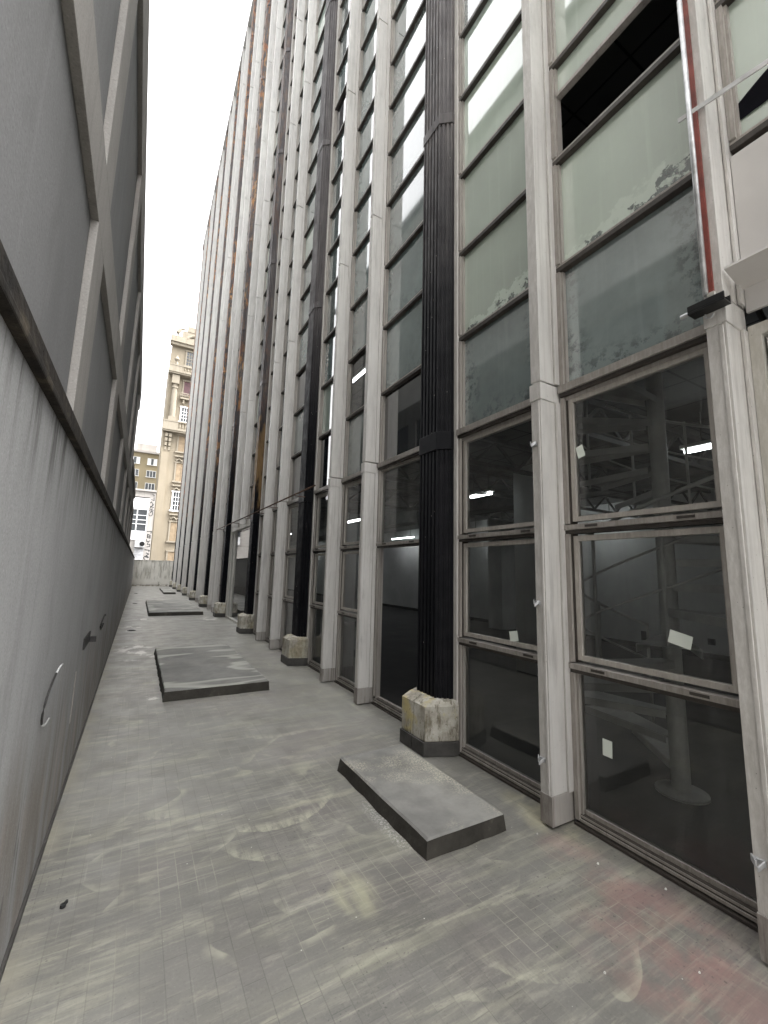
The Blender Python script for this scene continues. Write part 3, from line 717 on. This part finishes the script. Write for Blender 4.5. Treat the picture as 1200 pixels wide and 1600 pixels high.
# ------------------------------------------------------------------ concrete slabs on the floor
def slab(x0, x1, y0, y1, h, label, jit=.007):
    t = thing('concrete_slab', ((x0+x1)/2, (y0+y1)/2, 0), label, 'concrete slab', 'concrete slabs on the alley floor')
    def ring(ins, z):
        pts = []
        for (xa, ya), (xb, yb) in (((x0, y0), (x1, y0)), ((x1, y0), (x1, y1)), ((x1, y1), (x0, y1)), ((x0, y1), (x0, y0))):
            n = max(6, int(math.hypot(xb-xa, yb-ya)/.10))
            for i in range(n):
                u = i/n; pts.append((xa+(xb-xa)*u, ya+(yb-ya)*u))
        cx, cy = (x0+x1)/2, (y0+y1)/2
        return [(x+(ins if x < cx else -ins)*(1 if abs(x-cx) > (x1-x0)/2-1e-4 else 0)+random.uniform(-1, 1)*jit*(.5 if z > .01 else 1), y+(ins if y < cy else -ins)*(1 if abs(y-cy) > (y1-y0)/2-1e-4 else 0)+random.uniform(-1, 1)*jit*(.4 if z > .01 else 1), z) for x, y in pts]
    r0_, r1_, r2_ = ring(-.012, 0.002), ring(0, h-.012), ring(.010, h)
    n = len(r0_); b = MB()
    b._add(r0_+r1_, [(i, (i+1) % n, (i+1) % n+n, i+n) for i in range(n)])
    b.build('slab_side', 'slab_side', t)
    b = MB(); b._add([(x, y, z+.0005) for x, y, z in r1_]+r2_, [(i, (i+1) % n, (i+1) % n+n, i+n) for i in range(n)]+[tuple(range(n, 2*n))])
    b.build('slab_top', 'slab_top', t)
slab(1.515, 2.09, 2.07, 3.235, .105, 'nearest small concrete slab with dark edges, in front of the first pedestal')
slab(.40, 1.61, 5.70, 8.75, .12, 'wide concrete slab with pale ring stains, in the middle of the alley')
slab(.42, 2.0, 15.35, 20.9, .12, 'broad far concrete slab with wet-looking stains, past the entrance door')
slab(1.40, 2.0, 27.3, 33.0, .11, 'farthest slab, small and dark, close to the end wall')

# ------------------------------------------------------------------ fittings on the facade
yM0 = yB(-1)
c = thing('metal_conduit', (2.345, yM0+.05, 2.95), 'silver conduit with a red painted strip running up the right-hand mullion', 'conduit')
MB().tube([(2.350, yM0+.066, 2.97), (2.350, yM0+.066, 4.78)], .013, 12).build('pipe', 'galvanised', c, smooth=True)
MB().box(2.350, 2.3645, yM0+.034, yM0+.054, 2.975, 4.78).build('red_strip', 'red_paint', c)
MB().box(2.345, 2.3645, yM0+.030, yM0+.060, 2.955, 2.974).build('end_clip', 'bright_frame', c)
c = thing('steel_bracket', (2.33, yM0+.05, 2.86), 'black steel channel bracket with a hook, under the conduit with the red strip', 'bracket')
b = MB(); b.box(2.285, 2.357, yM0-.03, yM0+.125, 2.872, 2.880); b.box(2.285, 2.293, yM0-.03, yM0+.125, 2.882, 2.915); b.box(2.349, 2.357, yM0-.03, yM0+.125, 2.882, 2.915)
b.build('channel', 'black_steel', c)
MB().tube([(2.32, yM0+.10, 2.895), (2.32, yM0+.17, 2.895)], .012, 10).build('bolt', 'galvanised', c)
MB().tube([(2.33, yM0+.05+.018*math.cos(a), 2.853-.02*math.sin(a)) for a in [math.pi*i/8-.3 for i in range(9)]], .005, 8).build('hook', 'galvanised', c)
c = MB(); c.obox((2.36, yM0-.09, 4.02), (.012, -.21, -.028), (0, .002, .014), (.003, 0, 0)); 
tag(c.build('white_bar', 'cable_white'), 'flat white bar slanting out across the pale pane at the right edge', 'bar')
cl_labels = ['shiny bent metal clip low on the mullion facing the small slab', 'dull metal clip high on the mullion just below its collar', 'flattened metal clip halfway up the mullion beside the tilted square note', 'silver clip low on the thick mullion at the right edge']
for (y, z), lb in zip(((YA+.06, .39), (YA+.06, 2.475), (YA+.066, 1.372), (yM0+.06, .395)), cl_labels):
    c = thing('metal_clip', (2.355, y, z), lb, 'clip', 'clips on the mullions')
    b = MB(); b.box(2.352, 2.366, y-.022, y+.022, z-.014, z+.014); b.build('plate', 'galvanised', c, bevel=.003)
    b = MB(); b.obox((2.338, y+.012, z+.006), (.014, .012, .004), (-.002, .003, 0), (0, .0, .014)); b.obox((2.333, y-.014, z-.004), (.012, -.008, .012), (-.001, .003, 0), (0, 0, .010)); b.build('tongue', 'galvanised', c, bevel=.002)
c = thing('rusty_rod', (2.22, 10.5, 2.82), 'long thin rusty rod carried level along the columns above head height', 'rod')
MB().tube([(2.2, 5.95, 2.822), (2.2, 15.3, 2.83)], .014, 8).build('rod', 'rusty_iron', c, smooth=True)
for y in (6.9, yC(2)-.1, yA(2)+.04, yB(1)+.04, yC(3)-.1, yB(2)+.04):
    MB().box(2.2, 2.38, y-.012, y+.012, 2.795, 2.807).build('arm', 'rusty_iron', c)

# paper notes on the glass
def note(y, z, w, h, rot, lb, x):
    ca, sa = math.cos(rot), math.sin(rot)
    b = MB(); b.obox((x, y, z), (.0006, 0, 0), (0, ca*w/2, sa*w/2), (0, -sa*h/2, ca*h/2))
    tag(b.build('paper_note', 'paper', origin=(x, y, z)), lb, 'note', 'paper notes stuck on the glass')
note(1.795, 2.417, .055, .085, R_(-14), 'upright blank pale note stuck high on the upper sash, left of the stair', 2.594)
note(1.245, 1.229, .115, .072, R_(14), 'wide blank pale note tilted on the middle sash below the stair treads', 2.594)
note(1.70, .515, .062, .098, R_(2), 'tall blank note on the bottom pane near the stair foot', 2.600)
note(2.432, 1.081, .085, .078, R_(-10), 'square tilted blank note by the sash rail right of the first black column', 2.594)

# ------------------------------------------------------------------ inside: tubes, stair, wall boxes
LT = [(5.3, 1.78, 1.15, 3.0, 'lit tube nearest the stair, bright at the right of the upper sash'),
      (9.45, 6.3, 1.25, 3.0, 'lit tube deep in the room, at the sash rail left of the stair'),
      (5.35, 5.75, .55, 3.0, 'short lit tube seen right of the first black column'),
      (9.6, 10.3, .8, 3.0, 'tiny distant lit tube low in the upper sash right of the first column'),
      (9.6, 15.1, 1.7, 3.0, 'lit tube over the opening left of the first black column'),
      (5.3, 10.98, .8, 3.0, 'lit tube framed halfway up between the two white mullions past the first column'),
      (9.4, 19.4, 2.1, 3.0, 'long lit tube at the sash rail between the two white mullions past the first column'),
      (4.18, 8.7, .95, 6.2, 'lit tube on the storey above, behind dusty glass between white mullions'),
      (5.3, 17.3, .9, 3.0, 'small far lit tube beyond the second black column'),
      (9.5, 26.0, .9, 3.0, 'tiny lit tube farthest inside beyond the second black column')]
for (x, y, L, z, lb) in LT:
    t = thing('fluorescent_tube', (x, y, z), lb, 'ceiling lamp', 'lit tubes on the ceiling inside')
    MB().tube([(x, y-L/2, z), (x, y+L/2, z)], .022, 10).build('tube', 'lamp', t)
    zc = 3.42 if z < 4 else 6.62
    MB().box(x-.05, x+.05, y-L/2-.03, y+L/2+.03, z+.03, z+.07).build('fitting', 'stair_paint', t)
    b = MB()
    for yy in (y-L*.35, y+L*.35): b.box(x-.006, x+.006, yy-.006, yy+.006, z+.072, zc-.002)
    b.build('hanger', 'truss_paint', t)
sx, sy = 3.62, 1.80
st = thing('spiral_staircase', (sx, sy, 0), 'pale grey steel spiral stair with open treads, behind the glass', 'staircase')
MB().prism(circ(sx, sy, .062), .03, 3.40).build('pole', 'stair_paint', st)
MB().prism(circ(sx, sy, .17), 0, .015).prism(circ(sx, sy, .15), .015, .03, scale_top=circ(sx, sy, .10)).build('base_plate', 'stair_paint', st)
tips = []
for i in range(16):
    a = R_(40+33*i); z = .19*(i+1)
    if z > 3.2: break
    d = Vector((math.cos(a), math.sin(a), 0)); n_ = Vector((-math.sin(a), math.cos(a), 0)); L = .80
    o = Vector((sx, sy, z)); b = MB()
    p = [o+d*.06+n_*.05, o+d*L+n_*.17, o+d*L-n_*.17, o+d*.06-n_*.05]
    b.prism([(q.x, q.y) for q in p], z-.006, z)
    for s_ in (1, -1):
        q0, q1 = (p[0], p[1]) if s_ > 0 else (p[3], p[2])
        mid = (q0+q1)/2; h = (q1-q0)/2; nn = Vector((-h.y, h.x, 0)).normalized()*.003
        b.obox((mid.x, mid.y, z-.032), h, nn, (0, 0, .024))
    b.build('tread', 'stair_paint', st)
    tip = o+d*(L-.03); tips.append(tip)
    MB().tube([tip+Vector((0, 0, -.05)), tip+Vector((0, 0, .95))], .012, 8).build('baluster', 'stair_paint', st)
for hh in (.35, .62, .93):
    pts = []
    for i in range(len(tips)-1):
        for u in (0, .25, .5, .75):
            a = R_(40+33*(i+u)); pts.append((sx+.77*math.cos(a), sy+.77*math.sin(a), .19*(i+1+u)+hh))
    pts = [p for p in pts if p[2] < 3.35]
    MB().tube(pts, .009 if hh < .9 else .014, 8).build('handrail', 'stair_paint', st, smooth=True)
for (y, z, w, h, lb) in ((4.74, .27, .12, .12, 'dark socket hole on the back wall seen through the middle sash, left of a twin'), (4.30, .33, .12, .12, 'dark socket hole on the back wall nearest the right mullion'), (5.6, .27, .16, .2, 'larger dark opening low on the back wall behind the stair'),
                         (8.75, 1.72, .16, .24, 'small grey box on the back wall, above a darker box'), (8.75, 1.46, .14, .16, 'dark switch box on the back wall, under a grey box'), (10.5, .29, .12, .2, 'dark socket at the corner of the back wall, right of the first column')):
    b = MB(); b.box(10.14, 10.178, y-w/2, y+w/2, z-h/2, z+h/2); b.box(10.135, 10.14, y-w*.3, y+w*.3, z-h*.3, z+h*.3)
    tag(b.build('wall_box', 'dark_plastic', origin=(10.178, y, z)), lb, 'wall box', 'boxes on the back wall inside')

# ------------------------------------------------------------------ things on the left wall and the floor
c = thing('hanging_cable', (LX+.02, 2.5, .83), 'cut cable end looping out of the stained grey wall, white tip up', 'cable')
lp = []
for i in range(15):
    a = R_(70+i*15); lp.append((LX+.02+.012*math.sin(a), 2.62-.28*math.cos(a+math.pi)*.9, .935+.125*math.sin(a)))
MB().tube(lp[:4], .0045, 8).build('cable_tip', 'cable_white', c, smooth=True)
MB().tube(lp[3:11], .0045, 8).build('cable_sheath', 'cable_black', c, smooth=True)
MB().tube(lp[10:], .0045, 8).build('cable_tail', 'cable_white', c, smooth=True)
c = thing('iron_bracket', (LX+.03, 4.4, .9), 'small dark iron bracket sticking out of the left wall', 'bracket')
b = MB(); b.box(LX+.001, LX+.012, 4.05, 4.5, .90, .985); b.box(LX+.001, LX+.055, 4.5, 4.53, .89, .935); b.build('plate', 'cable_black', c, bevel=.003)
c = MB(); c.tube([(LX+.012+.01*math.sin(R_(a)), 6.1+.30*math.cos(R_(a)), .885+.075*math.sin(R_(a))) for a in range(40, 330, 20)], .008, 8)
tag(c.build('wire_ring', 'cable_black', smooth=True), 'open dark wire ring on the left wall beyond the iron bracket', 'wire')
c = MB(); c.box(LX+.0005, LX+.004, 3.74, 3.78, .46, .80); c.box(LX+.0005, LX+.006, 3.74, 3.757, .52, .70)
tag(c.build('metal_strip', 'cap_metal', bevel=.002), 'narrow peeling pale strip fixed upright on the left wall', 'strip')
c = MB(); c.prism(circ(-.155, 2.579, .012, 7), .001, .014); c.obox((-.148, 2.592, .008), (.006, .012, 0), (.004, -.002, 0), (0, 0, .006))
tag(c.build('debris_piece', 'black_steel'), 'black scrap lying on the floor near the left wall', 'debris')
chips = [((2.33, 1.61), 'near the big right-hand mullion'), ((2.09, 1.02), 'on the pink stained tiles'), ((2.25, 1.95), 'at the foot of the mullion by the small slab'), ((1.75, 1.20), 'on plain tiles left of the pink stain'), ((2.46, 1.33), 'beside the window sill at the right')]
for (x, y), w in chips:
    b = MB(); r = random.uniform(.004, .007); b.prism(circ(x, y, r, 6, random.random()), .001, .001+r, scale_top=circ(x+.001, y, r*.6, 6, random.random()*.2))
    tag(b.build('stone_chip', 'stone_chip'), 'tiny white chip of rubble lying '+w, 'stone chip', 'white chips on the floor')
for (x, y), lb in (((.0, 12.1), 'dark drain hole in the floor beside white stains'), ((.02, 20.5), 'smaller dark drain hole nearer the end wall, by the left wall'), ((.03, 28.0), 'farthest dark drain spot on the floor near the end wall')):
    b = MB(); b.prism(circ(x, y, .09, 16), .001, .012); b.prism(circ(x, y, .06, 16), .012, .02); tag(b.build('floor_drain', 'black_steel'), lb, 'drain', 'drains along the left wall')
c = thing('weed', (1.5, 38.1, 0), 'small weed growing from the foot of the end wall', 'plant')
b = MB()
for i in range(14):
    a = random.uniform(0, 6.3); h = random.uniform(.1, .34); d = random.uniform(.02, .14)
    b.obox((1.5+d*math.cos(a)*.5, 38.1-abs(d*math.sin(a))*.5, h), (.03*math.cos(a), -.02, .02), (.012, .012, .004), (0, .001, .002))
b.build('leaves', 'leaf_green', c)
MB().tube([(1.5, 38.1, 0), (1.51, 38.08, .32)], .008, 6).build('stem', 'leaf_green', c)

# ------------------------------------------------------------------ far: ornate tower
TY = 62.0
tw = thing('ornate_tower', (6, 66, 0), 'tall beige stone apartment tower with balconies and an arched gable, behind the end wall', 'building')
MB().box(1.25, 11, TY, 76, 0, 32.2).build('wall', 'tower_stone', tw)
def pil(x0, x1): 
    b = MB(); b.box(x0, x1, TY-.22, TY, 0, 17.3); b.box(x0+.06, x1-.06, TY-.30, TY-.22, .4, 16.6); b.build('pilaster', 'tower_stone', tw)
pil(1.18, 2.15); pil(5.3, 6.2); pil(9.4, 10.3)
for xc in (2.08, 5.75):
    b = MB(); b.tube([(xc, TY-.35, 21.5), (xc, TY-.35, 24), (xc, TY-.35, 26.2)], [.36, .35, .29], 16); b.box(xc-.45, xc+.45, TY-.8, TY, 26.2, 27.4); b.box(xc-.48, xc+.48, TY-.75, TY, 21.0, 21.5); b.tube([(xc, TY-.35, 25.6), (xc, TY-.35, 25.8)], [.40, .40], 16)
    b.build('round_column', 'tower_trim', tw)
for z0, z1, d in ((19.6, 20.9, 1.0), (27.7, 28.75, 1.1)):
    b = MB(); b.box(1.1, 11.2, TY-d, TY, z0, z0+.28); b.box(1.16, 11.1, TY-d+.1, TY, z0-.2, z0); b.box(1.1, 11.2, TY-d-.04, TY-d+.16, z1-.16, z1)
    b.box(1.1, 2.9, TY-d, TY-d+.14, z0+.28, z1-.16)
    for i in range(22):
        x = 3.1+i*.36; b.tube([(x, TY-d+.07, z0+.28), (x, TY-d+.07, z0+.5), (x, TY-d+.07, z1-.3), (x, TY-d+.07, z1-.16)], [.06, .10, .05, .08], 8)
    b.build('balcony', 'tower_trim', tw)
for xc in (1.65, 2.1):
    b = MB()
    for i, z in enumerate((19.2, 18.6, 18.0, 17.4)): b.box(xc-.17+i*.02, xc+.17-i*.02, TY-.62+i*.1, TY, z-.48, z)
    b.build('console', 'tower_trim', tw)
b = MB(); b.box(1.0, 11.3, TY-.75, TY+1, 32.2, 32.75); b.box(1.1, 11.2, TY-.55, TY, 31.8, 32.2); b.box(1.05, 11.2, TY-.6, TY+.6, 32.75, 33.1); b.build('cornice', 'tower_trim', tw)
b = MB()
for xc in (4.2, 8.4):
    pts = [(xc+1.55*math.cos(R_(a)), TY-.5, 32.1+1.55*math.sin(R_(a))) for a in range(0, 181, 15)]
    b.tube(pts, .2, 8)
    pts = [(xc+1.1*math.cos(R_(a)), TY-.45, 32.2+1.1*math.sin(R_(a))) for a in range(0, 181, 20)]
    b.tube(pts, .1, 8)
b.box(2.4, 10, TY-.3, TY+.6, 33.1, 34.2); b.box(3.0, 9.4, TY-.35, TY+.6, 34.2, 35.0)
b.tube([(1.9, TY-.3, 33.1), (1.75, TY-.3, 33.7), (2.1, TY-.3, 34.3), (2.6, TY-.3, 34.5)], [.28, .25, .2, .12], 10)
b.build('gable', 'tower_trim', tw)
b = MB(); b.tube([(2.0, TY-.9, 28.75), (2.0, TY-.9, 29.2), (2.0, TY-.9, 29.5), (2.0, TY-.9, 29.7), (2.0, TY-.9, 30.1)], [.22, .15, .36, .2, .04], 12); b.build('urn', 'tower_trim', tw)
TW = [(31.3, 29.4, 'dark'), (26.9, 25.1, 'red'), (23.1, 21.3, 'grid'), (19.1, 17.1, 'shut'), (15.3, 13.0, 'shut'), (11.3, 9.1, 'grid'), (7.3, 5.0, 'shut'), (3.4, 1.2, 'shut')]
for xc in (3.78, 7.8):
    for z1, z0, kd in TW:
        b = MB(); b.box(xc-.78, xc-.6, TY-.12, TY, z0-.1, z1+.1); b.box(xc+.6, xc+.78, TY-.12, TY, z0-.1, z1+.1); b.box(xc-.85, xc+.85, TY-.16, TY, z1+.1, z1+.3); b.box(xc-.95, xc+.95, TY-.28, TY, z0-.3, z0-.1)
        if kd in ('grid', 'dark'):
            for i in range(1, 4): b.box(xc-.6+i*.3-.025, xc-.6+i*.3+.025, TY-.08, TY-.04, z0-.1, z1+.1)
            for i in range(1, 4): b.box(xc-.6, xc+.6, TY-.075, TY-.045, z0+(z1-z0)*i/4-.03, z0+(z1-z0)*i/4+.03)
        wd = b.build('window', 'white_paint' if kd == 'grid' else 'tower_trim', tw)
        b = MB(); b.box(xc-.6, xc+.6, TY-.035, TY-.003, z0-.1, z1+.1)
        if kd == 'shut':
            for s_ in (0, 1): b.box(xc-.58+s_*.60, xc-.04+s_*.60, TY-.07, TY-.036, z0-.06, z1+.06)
        b.build('shutter' if kd == 'shut' else 'pane', {'shut': 'shutter_wood', 'red': 'red_curtain'}.get(kd, 'far_window'), wd)
    for zz_ in (16.2, 8.3, 12.2):
        b = MB(); b.box(xc-.9, xc+.9, TY-.35, TY, zz_, zz_+.18); b.tube([(xc-.7, TY-.12, zz_-.5), (xc-.3, TY-.2, zz_-.25), (xc, TY-.22, zz_-.55), (xc+.3, TY-.2, zz_-.25), (xc+.7, TY-.12, zz_-.5)], .12, 8); b.build('ornament', 'tower_trim', tw)
    b = MB(); b.box(xc-.95, xc+.95, TY-.55, TY, 24.3, 24.5); b.box(xc-.95, xc+.95, TY-.55, TY-.48, 25.05, 25.15)
    for i in range(10): b.box(xc-.9+i*.2-.02, xc-.9+i*.2+.02, TY-.53, TY-.50, 24.5, 25.05)
    b.box(xc-.6, xc-.4, TY-.4, TY, 23.7, 24.3); b.box(xc+.4, xc+.6, TY-.4, TY, 23.7, 24.3); b.build('balconet', 'tower_trim', tw)

# yellow apartment block
AY = 80.0
ap = thing('apartment_block', (-4, 86, 0), 'yellow rendered apartment block with paired windows and a rooftop room', 'building')
MB().box(-14, 3, AY, 94, 0, 20.4).build('wall', 'yellow_render', ap)
b = MB(); b.box(-14.3, 3.2, AY-.35, 94, 20.4, 20.75); b.build('roof', 'weathered_white', ap)
MB().box(-2.05, .93, AY+.4, AY+4, 20.75, 22.1).build('rooftop_room', 'weathered_white', ap)
for xc in (.43, -2.1, -5.2):
    for z in (19.55, 17.45, 15.3, 13.2, 11.1):
        b = MB(); z0 = z-1.05
        b.box(xc-.72, xc+.72, AY-.06, AY, z, z+.06); b.box(xc-.78, xc+.78, AY-.1, AY, z0-.08, z0); b.box(xc-.72, xc-.66, AY-.06, AY, z0, z); b.box(xc+.66, xc+.72, AY-.06, AY, z0, z)
        for s_ in (-.22, .22): b.box(xc+s_-.03, xc+s_+.03, AY-.05, AY, z0, z)
        wd = b.build('window', 'white_paint', ap)
        q = MB(); q.box(xc-.66, xc+.66, AY-.03, AY-.002, z0, z); q.build('pane', 'far_window', wd)
        if z > 19:
            q = MB(); q.box(xc-.66, xc-.25, AY-.045, AY-.031, z0, z); q.box(xc+.25, xc+.66, AY-.045, AY-.031, z0, z); q.build('shutter', 'white_paint', wd)

# low weathered building with graffiti
GY = 52.0
gb = thing('graffiti_building', (-2.5, 55, 0), 'low weathered white building with graffiti, in front of the yellow block', 'building')
MB().box(-8, .95, GY, 58, 0, 9.6).build('wall', 'weathered_white', gb)
b = MB(); b.box(-8.1, 1.0, GY-.18, 58, 9.6, 9.78); b.build('roof', 'weathered_white', gb)
MB().box(-5, .42, GY-.10, GY, 7.55, 8.82).build('fascia_panel', 'white_paint', gb)
MB().box(-5, .42, GY-.03, GY, 8.84, 8.95).build('shadow_gap', 'black_steel', gb)
b = MB(); b.box(-5, .40, GY-.05, GY, 5.18, 5.26)
for x in (-1.7, -.62, .34): b.box(x-.05, x+.05, GY-.06, GY, 5.26, 7.55)
for z in (6.0, 6.45, 6.95): b.box(-5, .34, GY-.055, GY, z-.03, z+.03)
wd = b.build('window', 'white_paint', gb)
MB().box(-5, .34, GY-.02, GY-.001, 5.26, 7.55).build('pane', 'far_window', wd)
MB().box(-5, .36, GY-.12, GY, 4.30, 5.12).build('fascia_panel', 'white_paint', gb)
b = MB(); b.box(-.55, .3, GY-.02, GY, 1.2, 3.3); b.box(-.6, .34, GY-.05, GY, 3.3, 3.4); b.box(-.6, .34, GY-.05, GY, 2.1, 2.18); b.box(-.6, .34, GY-.05, GY, 2.75, 2.83)
b.build('shutter', 'ac_metal', gb)
b = MB(); gl_ = []
def stroke(pts, w=.055):
    for a, c_ in zip(pts[:-1], pts[1:]):
        d = Vector((c_[0]-a[0], 0, c_[1]-a[1])); L = d.length/2
        if L == 0: continue
        d.normalize(); b.obox(((a[0]+c_[0])/2, GY-.006-.0004*len(b.f)/6, (a[1]+c_[1])/2), d*(L+w*.4), (0, .003, 0), Vector((-d.z, 0, d.x))*w/2)
# tall tag-style letters running down the corner pier
stroke([(.55, 8.75), (.85, 8.65), (.86, 9.2), (.62, 9.35)], .045); stroke([(.75, 8.6), (.7, 9.3)], .035)
stroke([(.45, 8.35), (.62, 8.5), (.78, 8.1), (.52, 7.95), (.86, 7.9)], .07); stroke([(.5, 7.75), (.85, 8.3)], .06)
stroke([(.45, 7.55), (.75, 7.75), (.6, 7.3), (.85, 7.6)], .06); stroke([(.45, 7.25), (.5, 7.0), (.7, 6.95), (.82, 7.15), (.78, 7.45)], .06)
b.build('graffiti', 'graffiti_paint', gb); b = MB()
stroke([(.45, 5.25), (.88, 5.3), (.86, 5.1)], .085); stroke([(.55, 4.95), (.8, 4.85), (.82, 4.55), (.55, 4.6), (.55, 4.95)], .085); stroke([(.6, 4.75), (.78, 4.7)], .07)
stroke([(.5, 4.4), (.55, 4.15), (.85, 4.25)], .075); stroke([(.7, 4.2), (.62, 3.85), (.86, 3.9), (.86, 3.65), (.6, 3.6)], .07)
stroke([(.45, 3.3), (.86, 3.25), (.84, 3.1)], .08); stroke([(.6, 2.95), (.85, 2.85), (.62, 2.65), (.85, 2.5)], .08)
stroke([(.8, 2.45), (.5, 2.6), (.4, 2.42), (.55, 2.2), (.86, 1.95)], .07)
b.build('graffiti', 'graffiti_paint', gb)
ac = thing('air_conditioner', (-.1, GY-.25, 3.5), 'grey air conditioner unit with a round fan, on the graffiti covered building', 'air conditioner')
MB().box(-.55, .36, GY-.45, GY-.05, 3.52, 4.22).build('casing', 'ac_metal', ac)
MB().tube([(.12, GY-.47, 3.87), (.12, GY-.451, 3.87)], .24, 20).build('fan_grille', 'black_steel', ac)
b = MB(); b.box(-.5, -.46, GY-.45, GY-.001, 3.44, 3.50); b.box(.27, .31, GY-.45, GY-.001, 3.44, 3.50); b.build('support', 'black_steel', ac)
